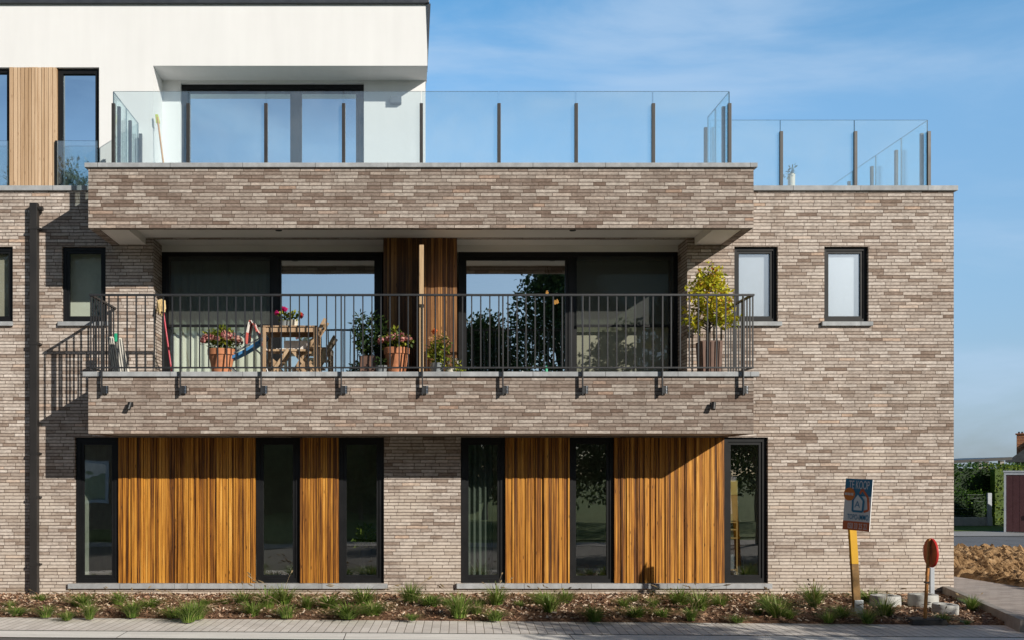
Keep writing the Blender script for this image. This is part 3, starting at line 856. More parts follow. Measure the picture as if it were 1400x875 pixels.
# roof edge
m = MB()
m.box(WX0, px1 + .03, YW - .06, 9.2, pz1 + .001, pz1 + .16)
m.build('roof_edge', M['roof_metal'], B, bevel=.01)
m = MB()                                                        # tapering side cheek
m.hull([(px1 - .001, YW + .01, nz1), (px1 + .004, YW + .01, nz1), (px1 + .004, YW + .25, nz1), (px1 - .001, YW + .25, nz1),
        (px1 - .001, YW - .03, pz1), (px1 + .05, YW - .03, pz1), (px1 + .05, YW + .25, pz1), (px1 - .001, YW + .25, pz1)])
m.build('roof_cheek', M['roof_metal'], B)
# left windows and wood
hw = holeL
boards('wood_cladding', X(13, YW), X(77.5, YW), hw[2] + .003, hw[3] - .003, YW - .004, M['wood_pale'], (.045, .054, .064), .014, .009, 81)
window(hw[0] + .002, X(12.6, YW), hw[2] + .001, hw[3] - .002, YW + .06, M['glass_top'], fw=.06, sash=.0)
window(X(78, YW), hw[1] - .002, hw[2] + .001, hw[3] - .002, YW + .06, M['glass_top'], fw=.075, sash=.0)
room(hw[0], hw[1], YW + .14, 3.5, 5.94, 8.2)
def glass_panel(x0, x1, y0, y1, z0, z1, parent):
    mb = MB()
    if abs(x1 - x0) > abs(y1 - y0): mb.box(x0, x1, y0, y1, z0, z1, 0, .5, [1, 1, 0, 1, 0, 1])
    else: mb.box(x0, x1, y0, y1, z0, z1, 0, .5, [1, 1, 1, 0, 1, 0])
    return mb.build('glass_panel', [M['glass_rail'], M['glass_edge']], parent)
def balustrade(rail=None):
    o = bpy.data.objects.new('glass_balustrade', None); col.objects.link(o); o.parent = B; o.empty_display_size = .1
    return o
fb = balustrade()
gz = Z(192.5, YW - .02)
glass_panel(X(79, YW), X(134, YW), YW - .034, YW - .02, hw[2] + .02, gz, fb)
glass_panel(hw[0] + .02, X(12, YW), YW - .034, YW - .02, hw[2] + .02, gz, fb)
for px in (79, ):
    mb = MB(); mb.box(X(px, YW) - .03, X(px, YW) - .004, YW - .04, YW - .005, hw[2] + .02, gz); mb.build('clamp_rail', M['black_frame'], fb)

# glass balustrade on the terrace box
tb = balustrade()
yg = -1.0
gx0, gx1, gzt = X(154.5, yg), X(997.5, yg), Z(124.6, yg)
posts = [156, 258, 364, 470, 576, 682, 787.3, 892.5, 996.5]
xs = [X(p, yg) for p in posts]
cuts = [gx0] + xs[1:-1] + [gx1]
for a, b in zip(cuts, cuts[1:]):
    glass_panel(a + .004, b - .004, yg, yg + .016, uzc + .02, gzt, tb)
pz = Z(142.5, yg)
for x in xs:
    mb = MB()
    mb.box(x - .024, x + .024, yg - .05, yg - .004, uzc - .001, pz)
    mb.build('post', M['post'], tb, bevel=.003)
for sx, xx in ((1, gx0), (-1, gx1)):
    ends = [yg + .02, -.32, (.34 if sx > 0 else .06)]
    for a, b in zip(ends, ends[1:]):
        glass_panel(xx - .008, xx + .008, a + .004, b - .004, uzc + .02, gzt, tb)
    for y in ((-.9, -.32, .27) if sx > 0 else (-.9, -.02)):
        mb = MB(); xo = xx + sx * .035
        mb.box(min(xo, xo + sx * .045), max(xo, xo + sx * .045), y - .024, y + .024, 5.94, pz)
        mb.build('post', M['post'], tb, bevel=.003)
# second terrace, over the right-hand wall
t2 = balustrade()
y2 = .10
g2x0, g2x1, g2z = gx1 + .05, X(1268.8, y2), Z(163.8, y2)
p2 = [1067, 1168.3, 1268.5]
cuts = [g2x0] + [X(p, y2) for p in p2[:-1]] + [g2x1]
for a, b in zip(cuts, cuts[1:]):
    glass_panel(a + .004, b - .004, y2, y2 + .016, CT + .012, g2z, t2)
for p in p2:
    x = X(p, y2); mb = MB(); mb.box(x - .024, x + .024, y2 - .05, y2 - .004, CT - .001, Z(180.5, y2)); mb.build('post', M['post'], t2, bevel=.003)
ys = [y2 + .02, .95, 1.85, 2.75, 3.65, 4.6, 5.6, 6.6]
for a, b in zip(ys, ys[1:]):
    glass_panel(g2x1 - .008, g2x1 + .008, a + .004, b - .004, CT + .012, g2z, t2)
for y in [.16, .98, 1.85, 2.75, 3.65, 4.6, 5.6]:
    mb = MB(); mb.box(g2x1 - .09, g2x1 - .045, y - .024, y + .024, 5.94, Z(180.5, y2)); mb.build('post', M['post'], t2, bevel=.003)
glass_panel(-.0 + px1 + .1, g2x1 - .02, 6.6, 6.616, CT + .012, g2z, t2) if False else None

# downpipe
dp = MB()
dx0, dx1 = X(41.2, -.1), X(51.8, -.1)
dp.box(dx0, dx1, -.135, -.035, .02, Z(277.5, -.1))
o = dp.build('downpipe', M['pipe'], B, bevel=.006)
for py in (312, 470, 620, 680, 772):
    mb = MB(); z = Z(py, -.1); mb.box(dx0 - .012, dx1 + .012, -.142, -.03, z - .02, z + .02); mb.box(dx0 - .03, dx0 - .0125, -.10, -.001, z - .012, z + .012); mb.box(dx1 + .0125, dx1 + .03, -.10, -.001, z - .012, z + .012)
    mb.build('pipe_bracket', M['pipe'], o)
mb = MB(); mb.lathe([(.035, 0), (.035, .06)], 12, (0, 0, 0)); 
c = mb.build('pipe_outlet', M['pipe'], o); c.location = (dx1 + .01, -.08, Z(285, -.1)); c.rotation_euler = (0, R(90), 0)

# balcony railing
yr = -1.19
rx0, rx1 = X(124.2, yr), X(1029.2, yr)
rz1, rz0 = Z(402.0, yr), Z(501.6, yr)
rail = MB()
rail.box(rx0 - .02, rx1 + .02, yr - .022, yr + .022, rz1 - .028, rz1)
rail.box(rx0 - .02, rx0 + .02, yr + .0225, -.01, rz1 - .028, rz1); rail.box(rx1 - .02, rx1 + .02, yr + .0225, -.01, rz1 - .028, rz1)
rail.box(rx0 - .014, rx1 + .014, yr - .014, yr + .014, rz0 - .022, rz0)
rail.box(rx0 - .014, rx0 + .014, yr + .0145, -.01, rz0 - .022, rz0); rail.box(rx1 - .014, rx1 + .014, yr + .0145, -.01, rz0 - .022, rz0)
RL = rail.build('balcony_railing', M['rail'], B, bevel=.003)
ppx = [139, 246.5, 357, 466.5, 577.5, 687.5, 796.5, 905.5, 1016]
px_ = [X(p, yr) for p in ppx]
bars = []
n = 73
for i in range(n + 1):
    bars.append((rx0 + (rx1 - rx0) * i / n, yr))
for i in range(1, 10):
    y = yr + i * .1225
    bars += [(rx0, y), (rx1, y)]
bm0 = None
count = 0
for (x, y) in bars:
    if any(abs(x - p) < .035 for p in px_) and y == yr: continue
    if bm0 is None:
        mb = MB(); mb.box(-.0085, .0085, -.0085, .0085, rz0 + .0005, rz1 - .0285)
        bm0 = mb.build('baluster', M['rail'], RL); b = bm0
    else:
        b = bm0.copy(); col.objects.link(b); b.parent = RL
    b.location = (x, y, 0); count += 1
br0 = None
for p in px_:
    if br0 is None:
        mb = MB()
        mb.box(-.009, .009, -.021, .021, 2.96 - .02, rz0 - .0225)            # post stub below the bottom rail
        mb.box(-.009, .009, -.021, .021, rz0 + .0005, rz1 - .0285)
        po = mb.build('post', M['rail'], RL, bevel=.002)
        k = MB()
        k.box(.0095, .085, .028, .04, 2.965, 3.075)
        k.box(.0095, .02, -.012, .0275, 2.965, 3.075)
        k.box(.035, .065, .0405, .073, 2.97, 3.07)
        kb = k.build('bracket', M['rail'], po, bevel=.002)
        q = MB(); q.box(.06, .068, .0262, .0275, 2.97, 3.07)
        for zz in (2.975, 3.02, 3.065):
            for (xx, yy) in ((.064, .0275),):
                q.box(xx - .008, xx + .008, yy - .008, yy, zz - .008, zz + .008)
        qo = q.build('bolts', M['bolt'], po)
        br0 = po
        po.location = (p, yr, 0)
    else:
        po = copy_tree(br0, RL); po.location = (p, yr, 0)

# lamps on the walls
for px, py in ((179.5, 553), (974.5, 553)):
    x, z = X(px, YB), Z(py, YB)
    mb = MB()
    mb.box(-.03, .03, -.015, -.001, -.03, .03)
    mb.tube([(0, -.015, 0), (0, -.06, 0)], .012, 8)
    mb.tube([(-.0, -.05, .02), (-.022, -.085, -.075)], .032, 14)
    s = mb.build('spotlight', M['lamp_black'], B, smooth=40)
    s.location = (x, YB, z)
mb = MB(); x0, x1 = X(533.5, YN), X(549, YN)
mb.box(x0, x1, YN - .09, YN - .002, Z(143, YN), Z(134.5, YN)); mb.build('wall_lamp', M['lamp_grey'], B, bevel=.006)

# ------------------------------------------------------------------ things on the balcony
def thing_at(name, px, py, y, label, cat, group=None, z=None, rz=0):
    return empty(name, (X(px, y), y, FLOOR + .001 if z is None else z), rz, label, cat, group)

def flower_balls(mb, spots, r, n, rd, L=.03, m=0):
    for c in spots:
        for _ in range(n):
            q = Vector((rd.gauss(0, 1), rd.gauss(0, 1), rd.gauss(0, 1))).normalized()
            p = Vector(c) + q * r * rd.uniform(.5, 1)
            s = q.cross(Vector((rd.gauss(0, 1), rd.gauss(0, 1), rd.gauss(0, 1)))).normalized()
            t = q.cross(s)
            w = L * rd.uniform(.7, 1.2)
            mb.face([p - s * w * .5, p - t * w * .5 + q * .004, p + s * w * .5, p + t * w * .5 + q * .004], m, rd.random())

def pot_round(t, r, h, mat, rim=True):
    mb = MB()
    if rim: prof = [(r * .66, 0), (r * .90, h * .74), (r * .905, h * .76), (r, h * .765), (r * 1.01, h * .985), (r * .98, h), (r * .90, h), (r * .86, h * .9), (.02, h * .89)]
    else: prof = [(r * .8, 0), (r * .98, h * .97), (r, h), (r * .92, h), (r * .9, h * .92), (.02, h * .91)]
    mb.lathe(prof, 28)
    mb.build('pot', mat, t, smooth=35)
    s = MB(); s.lathe([(r * .89, h * .905), (r * .6, h * .93), (.01, h * .94)], 20); s.build('soil', M['soil_pot'], t, smooth=60)

def pot_square(t, w0, w1, h, mat, th=.02):
    mb = MB(); a, b = w0 / 2, w1 / 2
    mb.hull([(-a, -a, 0), (a, -a, 0), (a, a, 0), (-a, a, 0), (-b, -b, h), (b, -b, h), (b, b, h), (-b, b, h)])
    c = b - th
    mb.box(-b, b, -b - .004, -c, h + .0005, h + .012); mb.box(-b, b, c, b + .004, h + .0005, h + .012)
    mb.box(-b - .004, -c, -c, c, h + .0005, h + .012); mb.box(c, b + .004, -c, c, h + .0005, h + .012)
    mb.build('planter', mat, t, bevel=.004)
    s = MB(); s.box(-c, c, -c, c, h + .001, h + .006); s.build('soil', M['soil_pot'], t)

# flowering terracotta pots
def flower_pot(px, y, label, r, h, spread, fh, seed):
    t = thing_at('potted_flowers', px, 0, y, label, 'potted plant', 'terracotta pots of pink flowers')
    pot_round(t, r, h, M['terracotta'])
    rd = random.Random(seed)
    mb = MB()
    for _ in range(26):
        a = rd.uniform(0, 6.28); k = rd.uniform(.3, 1)
        mb.tube([(0, 0, h * .9), (math.cos(a) * spread * k * .5, math.sin(a) * spread * k * .5, h + fh * .35), (math.cos(a) * spread * k, math.sin(a) * spread * k, h + fh * rd.uniform(.3, .75))], [.006, .005, .003], 5, 0, .1)
    for _ in range(16):
        a = rd.uniform(0, 6.28); k = rd.uniform(0, .8)
        mb.leaves((math.cos(a) * spread * k, math.sin(a) * spread * k, h + fh * rd.uniform(.12, .85) * (1 - .45 * k)), (.09, .09, .07), 34, .06, .035, rd, .1)
    mb.build('foliage', M['leaf_pot'], t)
    f = MB(); sp = []
    for _ in range(46):
        a = rd.uniform(0, 6.28); k = math.sqrt(rd.uniform(.05, 1))
        sp.append((math.cos(a) * spread * 1.02 * k, math.sin(a) * spread * 1.02 * k, h + fh * (.18 + .62 * (1 - k * .75) * rd.uniform(.8, 1.15))))
    flower_balls(f, sp, .042, 26, rd, .032)
    f.build('blossoms', M['pink'], t)
    return t
flower_pot(303, -.80, 'terracotta pot of pink flowers left of the wooden table, beside the blue lounger', .20, .36, .33, .34, 11)
flower_pot(542.5, -.80, 'terracotta pot of pink flowers in front of the dark wood column', .185, .38, .26, .28, 12)

# dark shrub in brown square pot
t = thing_at('potted_shrub', 504.5, 0, -.55, 'dark green leafy shrub in a square reddish brown pot', 'potted plant')
pot_square(t, .24, .28, .27, M['pot_brown'])
rd = random.Random(5); mb = MB()
for k in range(10):
    a = rd.uniform(0, 6.28); p = [(0, 0, .25), (math.cos(a) * .1, math.sin(a) * .1, .45), (math.cos(a) * .2 * rd.uniform(.5, 1), math.sin(a) * .2 * rd.uniform(.5, 1), .55 + .25 * rd.random())]
    mb.tube(p, [.008, .006, .003], 5, 0, .0)
    mb.leaves(p[2], (.11, .11, .13), 45, .085, .03, rd, .1); mb.leaves(p[1], (.1, .1, .1), 22, .08, .03, rd, .1)
mb.build('foliage', M['leaf_dark'], t)
# small grey pot
t = thing_at('potted_herb', 521.5, 0, -.86, 'low leafy plant in a small grey pot beside the brown square pot', 'potted plant')
pot_round(t, .085, .12, M['pot_grey'], False)
rd = random.Random(6); mb = MB(); mb.leaves((0, 0, .17), (.09, .09, .06), 70, .05, .025, rd, .1); mb.build('foliage', M['leaf_dark'], t)
# flowering plant in the grey pot right of the fin
t = thing_at('potted_flowers', 597.5, 0, -.82, 'tall leafy plant with orange and cream flowers in a grey pot', 'potted plant')
pot_round(t, .11, .16, M['pot_grey'], False)
rd = random.Random(8); mb = MB()
for k in range(14):
    a = rd.uniform(0, 6.28); rr = rd.uniform(.03, .16); zz = rd.uniform(.2, .52)
    mb.tube([(0, 0, .14), (math.cos(a) * rr * .5, math.sin(a) * rr * .5, zz * .7), (math.cos(a) * rr, math.sin(a) * rr, zz)], [.006, .005, .003], 5, 0, .2)
    mb.leaves((math.cos(a) * rr, math.sin(a) * rr, zz), (.085, .085, .08), 34, .06, .034, rd, .1)
mb.build('foliage', M['leaf_pot'], t)
f = MB(); flower_balls(f, [(-.03, -.05, .62), (-.05, -.03, .60)], .035, 26, rd, .03); f.build('orange_flower', M['orange_petal'], t)
f = MB(); flower_balls(f, [(.10, -.08, .58), (.14, -.05, .5), (.17, -.05, .44), (.10, -.1, .46), (-.1, -.08, .50), (.05, -.1, .53)], .035, 24, rd, .03); f.build('cream_flowers', M['peach_petal'], t)
# low trailing white-flowered plant
t = thing_at('potted_flowers', 616, 0, -.88, 'low trailing plant with small white flowers at the foot of the lit wood', 'potted plant')
pot_round(t, .08, .09, M['pot_white'], False)
rd = random.Random(9); mb = MB(); mb.leaves((0, 0, .13), (.14, .1, .09), 150, .05, .026, rd, .1); mb.leaves((.12, -.05, .03), (.08, .05, .03), 30, .04, .025, rd, .1); mb.build('foliage', M['leaf_pot'], t)
f = MB(); flower_balls(f, [(.03, -.08, .21), (.08, -.08, .20), (.10, -.06, .16), (-.03, -.09, .15)], .02, 12, rd, .024); f.build('white_flowers', M['white_petal'], t)

# potted tree in tall ribbed planter
yt = -.62
t = thing_at('potted_tree', 969.5, 0, yt, 'small yellow-leaved autumn tree in a tall brown tapered planter', 'potted tree')
mb = MB(); h = Z(467.5, yt) - FLOOR
w1, w0 = .155, .135
mb.hull([(-w0, -w0, 0), (w0, -w0, 0), (w0, w0, 0), (-w0, w0, 0), (-w1, -w1, h), (w1, -w1, h), (w1, w1, h), (-w1, w1, h)])
for k in range(5):
    f0 = -.80 + k * .4
    mb.hull([(f0 * w0 - .018, -w0 - .012, .01), (f0 * w0 + .018, -w0 - .012, .01), (f0 * w0 + .018, -w0 - .0005, .01), (f0 * w0 - .018, -w0 - .0005, .01),
             (f0 * w1 - .02, -w1 - .012, h - .01), (f0 * w1 + .02, -w1 - .012, h - .01), (f0 * w1 + .02, -w1 - .0005, h - .01), (f0 * w1 - .02, -w1 - .0005, h - .01)])
mb.build('planter', M['pot_brown'], t, bevel=.004)
s = MB(); s.box(-.13, .13, -.13, .13, h + .001, h + .006); s.build('soil', M['soil_pot'], t)
rd = random.Random(31); br = MB(); lf = MB()
H = Z(362, yt) - FLOOR
trunk = [(.0, 0, h), (.01, .01, h + .25), (-.01, .0, h + .55), (.0, .01, H)]
br.tube(trunk, [.022, .018, .013, .004], 7)
def spray(p0, p1, n, rad):
    br.tube([p0, (Vector(p0) + Vector(p1)) / 2 + Vector((0, 0, .03)), p1], [.010, .007, .003], 5)
    for k in range(n):
        f_ = rd.uniform(.35, 1.08); c = Vector(p0).lerp(Vector(p1), f_)
        lo = rd.uniform(0, .45)
        lf.leaves(c, (rad, rad, rad), 8, .066, .038, rd, .05, lo + .12, min(1, lo + .6), droop=.5)
for k in range(44):
    z0 = h + rd.uniform(.14, .95) * (H - h - .1)
    fr = (z0 - h) / (H - h)
    L = (.43 if fr < .55 else .43 * (1.10 - fr) / .55) * rd.uniform(.6, 1.12)
    a = rd.uniform(0, 6.28)
    c = trunk[2] if fr > .5 else trunk[1]
    spray((0, 0, z0), (math.cos(a) * L, math.sin(a) * L * .8, z0 + L * rd.uniform(-.15, .55)), 5, .06)
for k in range(5): lf.leaves((rd.gauss(0, .03), rd.gauss(0, .03), H - .08 * k), (.05, .05, .06), 12, .055, .03, rd, .05, .1, .8)
for k in range(7): lf.leaves((rd.gauss(.02, .05), rd.gauss(-.1, .05), h + .45 + .08 * k), (.07, .07, .07), 8, .06, .03, rd, .05, .85, 1.0)
br.build('trunk', M['bark'], t, smooth=50)
lf.build('crown', M['leaf_autumn'], t)

# wooden table
def table():
    y0, y1 = -1.0, -.38
    x0, x1 = X(358, y0), X(434, y0)
    cx, cy = (x0 + x1) / 2, (y0 + y1) / 2
    t = empty('garden_table', (cx, cy, FLOOR + .001), 0, 'weathered slatted wooden garden table on the balcony, flowers on top', 'table')
    hw_, hd = (x1 - x0) / 2, (y1 - y0) / 2
    ht = Z(445, y0) - FLOOR
    m = MB(); k = 9
    for i in range(k):
        a = -hw_ + 2 * hw_ * i / k; b = -hw_ + 2 * hw_ * (i + 1) / k
        m.box(a + .003, b - .003, -hd, hd, ht - .022, ht, 0, random.random())
    m.build('table_top', M['wood_table'], t, bevel=.003)
    m = MB()
    m.box(-hw_ + .05, hw_ - .05, -hd + .02, -hd + .045, ht - .09, ht - .023, 0, .7); m.box(-hw_ + .05, hw_ - .05, hd - .045, hd - .02, ht - .09, ht - .023, 0, .4)
    m.box(-hw_ + .02, -hw_ + .045, -hd + .06, hd - .06, ht - .09, ht - .023, 0, .4); m.box(hw_ - .045, hw_ - .02, -hd + .06, hd - .06, ht - .09, ht - .023, 0, .5)
    m.build('apron', M['wood_table'], t)
    for sx in (-1, 1):
        for sy in (-1, 1):
            m = MB(); cx_, cy_ = sx * (hw_ - .03), sy * (hd - .03)
            m.box(cx_ - .024, cx_ + .024, cy_ - .024, cy_ + .024, 0, ht - .023, 0, random.random() * .5 + .4)
            m.build('leg', M['wood_table'], t, bevel=.003)
    return cx, cy, ht
tcx, tcy, tht = table()

def folding_chair(px, y, rz, label, with_cover=False):
    """wooden folding chair: crossed legs, slatted seat, leaning slatted back (faces -x locally)"""
    t = thing_at('folding_chair', px, 0, y, label, 'chair', 'wooden folding chairs at the balcony table', rz=rz)
    w = .20
    for s in (-1, 1):
        m = MB(); m.bar((-.20, s * w, .0), (.30, s * w, .84), .022, .05, (1, 0, 0), 0, .6); m.build('back_leg', M['wood_chair'], t)
        m = MB(); m.bar((.24, s * (w - .03), .0), (-.19, s * (w - .03), .43), .022, .045, (1, 0, 0), 0, .8); m.build('front_leg', M['wood_chair'], t)
    m = MB()
    for i in range(7):
        x = -.20 + i * .06; m.box(x, x + .05, -w + .015, w - .015, .432, .448, 0, random.random())
    m.build('seat', M['wood_chair'], t)
    m = MB()
    for i in range(3):
        z = .60 + i * .085; x = -.20 + .5 * z / .84
        m.bar((x, -w + .012, z), (x, w - .012, z), .02, .06, (.4, 0, 1), 0, random.random())
    m.build('backrest', M['wood_chair'], t)
    m = MB(); m.tube([(-.03, -w, .27), (-.03, w, .27)], .011, 8); m.build('cross_bar', M['wood_chair'], t)
    return t
folding_chair(419, -.36, 0, 'wooden folding chair leaning back at the right end of the table')

# crossed legs seen under the table: a low folding stool with a white cloth seat
t = thing_at('folding_stool', 398, 0, -.68, 'wooden folding stool with white cloth seat standing under the table', 'stool')
for sy in (-1, 1):
    m = MB()
    m.bar((-.27, sy * .17, .0), (-.02, sy * .17, .36), .024, .045, (1, 0, 0), 0, .9); m.bar((-.20, sy * .14, .16), (-.28, sy * .14, .23), .02, .04, (1, 0, 0), 0, .5)
    m.bar((.25, sy * .17, .0), (.16, sy * .17, .10), .024, .045, (1, 0, 0), 0, .6); m.bar((.29, sy * .14, .05), (.02, sy * .14, .36), .024, .045, (1, 0, 0), 0, .8)
    m.bar((-.12, sy * .145, .0), (-.28, sy * .145, .20), .024, .045, (1, 0, 0), 0, .7); m.bar((.10, sy * .145, .0), (.28, sy * .145, .22), .024, .045, (1, 0, 0), 0, .5)
    m.build('leg_frame', M['wood_chair'], t)
m = MB(); m.bar((-.30, -.15, .345), (.28, -.15, .345), .03, .03, (0, 0, 1), 0, .7); m.bar((-.30, .15, .345), (.28, .15, .345), .03, .03, (0, 0, 1), 0, .5); m.build('seat_rail', M['wood_chair'], t)
m = MB(); m.box(-.12, .23, .13, .145, .36, .52); m.box(-.20, .26, -.13, .129, .362, .375); m.build('seat_cloth', M['cloth_white'], t, bevel=.004)

zt_ = FLOOR + tht + .002
# flower pots on the table
def table_pot(px, y, label, r, h, pm, petal, fl, seed, leaf=True):
    t = empty('potted_geranium', (X(px, y), y, zt_), 0, label, 'potted plant', 'flower pots on the table')
    pot_round(t, r, h, pm, False)
    rd = random.Random(seed); mb = MB()
    for c in fl: mb.tube([(0, 0, h * .9), (c[0] * .6, c[1] * .6, (h + c[2]) * .55), c], [.004, .0035, .003], 5, 0, .3)
    mb.leaves((0, 0, h + .06), (.10, .09, .06), 60, .05, .045, rd, .1)
    mb.build('foliage', M['leaf_pot'], t)
    f = MB(); flower_balls(f, fl, .036, 40, rd, .03); f.build('blossoms', petal, t)
table_pot(389, -.75, 'magenta geranium in a dark pot on the table', .075, .10, M['pot_grey'], M['magenta'], [(.0, -.03, .27), (.02, -.02, .26), (-.11, -.03, .21), (-.02, .0, .28)], 41)
table_pot(401.5, -.70, 'red geranium in a cream pot on the table', .07, .12, M['pot_white'], M['red_petal'], [(.11, -.03, .19), (.105, -.02, .17)], 42)
t = empty('glass_jar', (X(400, -.55), -.55, zt_), 0, 'clear glass jar standing behind the cream pot on the table', 'jar')
mb = MB(); mb.lathe([(.055, 0), (.06, .02), (.06, .20), (.045, .23), (.05, .26)], 20); mb.build('jar_body', M['glass_rail'], t, smooth=40)

# blue lounger with towel
def lounger():
    y = -.62
    t = thing_at('deck_lounger', 338, 0, y, 'folding lounger with blue canvas sling, left of the wooden table', 'lounger')
    w = .25
    p0, p1, p2 = Vector((-.34, 0, .20)), Vector((.30, 0, .56)), Vector((.36, 0, .62))
    m = MB()
    for s in (-1, 1):
        o_ = Vector((0, s * w, 0))
        m.tube([p0 + o_, p1 + o_, p2 + o_], .011, 8)
        m.tube([Vector((-.52, s * w, .30)), Vector((-.34, s * w, .20)), Vector((-.12, s * w, .02)), Vector((-.05, s * w, 0.01))], .011, 8)
        m.tube([Vector((-.38, s * (w - .03), .01)), Vector((-.22, s * (w - .03), .28)), Vector((.02, s * (w - .03), .40))], .011, 8)
        m.tube([Vector((.34, s * (w - .03), .01)), Vector((.22, s * (w - .03), .30)), Vector((.05, s * (w - .03), .44))], .011, 8)
    m.tube([(-.38, -w, .01), (-.38, w, .01)], .011, 8); m.tube([(.34, -w, .01), (.34, w, .01)], .011, 8)
    m.build('tube_frame', M['steel'], t, smooth=50)
    m = MB(); n = 12; pts = []
    for i in range(n + 1):
        f_ = i / n; p = p0.lerp(p1, f_); p.z -= .035 * math.sin(math.pi * f_); pts.append(p)
    for a, b in zip(pts, pts[1:]):
        m.face([a + Vector((0, -w, 0)), b + Vector((0, -w, 0)), b + Vector((0, w, 0)), a + Vector((0, w, 0))])
    # turned-down front edge of the sling
    for a, b in zip(pts, pts[1:]):
        m.face([a + Vector((0, -w, -.045)), b + Vector((0, -w, -.045)), b + Vector((0, -w, 0)), a + Vector((0, -w, 0))])
    m.build('sling', M['canvas_blue'], t)
    m = MB(); m.box(-.50, -.34, -w, w, .30, .315); m.build('foot_rest', M['canvas_grey'], t)
lounger()
# striped towel over the lounger back
yt_ = -.86
t = MB(); xo = X(342, yt_)
prof = [(-.06, -.26), (-.045, -.1), (-.015, .05), (.005, .07), (.03, .03), (.085, -.10), (.14, -.24), (.20, -.34)]
stripes = [0, 0, 1, 0, 1, 1, 0, 0]
for j in range(8):
    ya, yb_ = yt_ + j * .045, yt_ + (j + 1) * .045
    for (a, b) in zip(prof, prof[1:]):
        wv = .012 * math.sin(j * 1.9)
        t.face([(xo + a[0] + wv, ya, FLOOR + .70 + a[1]), (xo + a[0] + wv, yb_, FLOOR + .70 + a[1]), (xo + b[0] + wv, yb_, FLOOR + .70 + b[1]), (xo + b[0] + wv, ya, FLOOR + .70 + b[1])], (prof.index(a) + stripes[j]) % 2)
o = t.build('towel', [M['cloth_red'], M['cloth_white']]); tag(o, 'red and white striped towel draped over the back of the blue lounger', 'towel')
sol = o.modifiers.new('thickness', 'SOLIDIFY'); sol.thickness = .012

# mop leaning on the brick pier
ym = -.12
t = empty('mop', (X(236, ym), ym, FLOOR + .001), 0, 'red-handled mop standing upside down with yellow mop head at the pier', 'mop')
m = MB(); dx = X(221, -.02) - X(236, ym); m.tube([(0, 0, 0), (dx * .95, .09, Z(414, 0) - FLOOR)], .013, 10); m.build('handle', M['red_plastic'], t, smooth=50)
rd = random.Random(3); m = MB()
top = Vector((dx, .09, Z(412, 0) - FLOOR + .02))
for k in range(46):
    a = rd.uniform(0, 6.28); b = rd.uniform(.03, .075)
    m.tube([top, top + Vector((math.cos(a) * b * .8, math.sin(a) * b * .6 - .02, -.02)), top + Vector((math.cos(a) * b, math.sin(a) * b * .7 - .03, -rd.uniform(.10, .25)))], [.01, .01, .009], 5, 0, rd.random())
m.build('mop_head', M['mop'], t, smooth=60)

# folded loungers / cushions leaning in the left corner
def folded(px0, px1, y, lean, label, h, rz=0):
    t = empty('folded_lounger', (X(px0, y), y, FLOOR + .001), rz, label, 'folded lounger', 'folded loungers in the balcony corner')
    w = X(px1, y) - X(px0, y)
    m = MB()
    m.hull([(0, 0, .012), (w, 0, .012), (w, .05, .012), (0, .05, .012), (-lean, 0, h), (w - lean - .04, 0, h), (w - lean - .04, .05, h), (-lean, .05, h)])
    m.build('cushion', M['canvas_grey'], t, bevel=.012)
    f = MB()
    for k in range(4):
        x = w * (.15 + .23 * k); f.tube([(x, -.012, 0.008), (x - lean * .9, -.012, h * .97)], .0035, 6)
    f.build('frame', M['lamp_black'], t)
    return t
folded(154, 166, -.55, .085, 'folded grey lounger leaning in the balcony corner, the left one', .58)
folded(163, 177, -.72, .08, 'folded grey lounger with green clip in the balcony corner, the right one', .54)
mb = MB(); c = Vector((X(159, -.8), -.8, FLOOR + .545)); mb.box(c.x - .03, c.x + .012, c.y, c.y + .04, c.z - .07, c.z + .05)
tag(mb.build('plastic_clip', M['green_plastic'], bevel=.008), 'small green plastic clip on top of the folded loungers', 'clip')
# small bottle
t = MB(); t.lathe([(.02, 0), (.022, .01), (.022, .07), (.008, .10), (.008, .125)], 14)
o = t.build('bottle', M['green_plastic'], smooth=40); o.location = (X(747, -.8), -.8, FLOOR + .002); tag(o, 'tiny green bottle standing alone by the railing', 'bottle')

# roof terrace: broom and terrace plant
yb = .30
t = empty('broom', (X(231, .14), .14, 5.935), 0, 'broom with lime green head and orange handle leaning on white wall', 'broom')
dx = X(214.5, yb - .03) - X(231, .14); hz = Z(156, yb - .03) - 5.935
m = MB(); m.tube([(0, 0, 0), (dx * .97, .135, hz * .97)], .014, 10); m.build('handle', M['broom_wood'], t, smooth=50)
m = MB(); m.hull([(dx - .012, .12, hz - .14), (dx + .05, .12, hz - .14), (dx + .05, .155, hz - .14), (dx - .012, .155, hz - .14), (dx - .03, .13, hz), (dx + .015, .13, hz), (dx + .015, .165, hz), (dx - .03, .165, hz)]); m.build('broom_head', M['lime_plastic'], t, bevel=.006)
yp = 1.4
t = empty('potted_cactus', (X(1082, yp), yp, 5.935), 0, 'small spiky plant in a pale pot behind the right terrace glass', 'potted plant')
pot_round(t, .06, Z(238, yp) - 5.935, M['pot_white'], False)
rd = random.Random(2); mb = MB(); zz = Z(238, yp) - 5.935
for c in [(-.02, 0, zz + .05), (.02, 0, zz + .12), (-.07, 0, zz - .02), (0, 0, zz + .02)]: mb.leaves(c, (.05, .05, .05), 16, .06, .02, rd, .1)
mb.tube([(0, 0, zz - .03), (.02, 0, zz + .16)], .008, 6); mb.build('foliage', M['leaf_dark'], t)

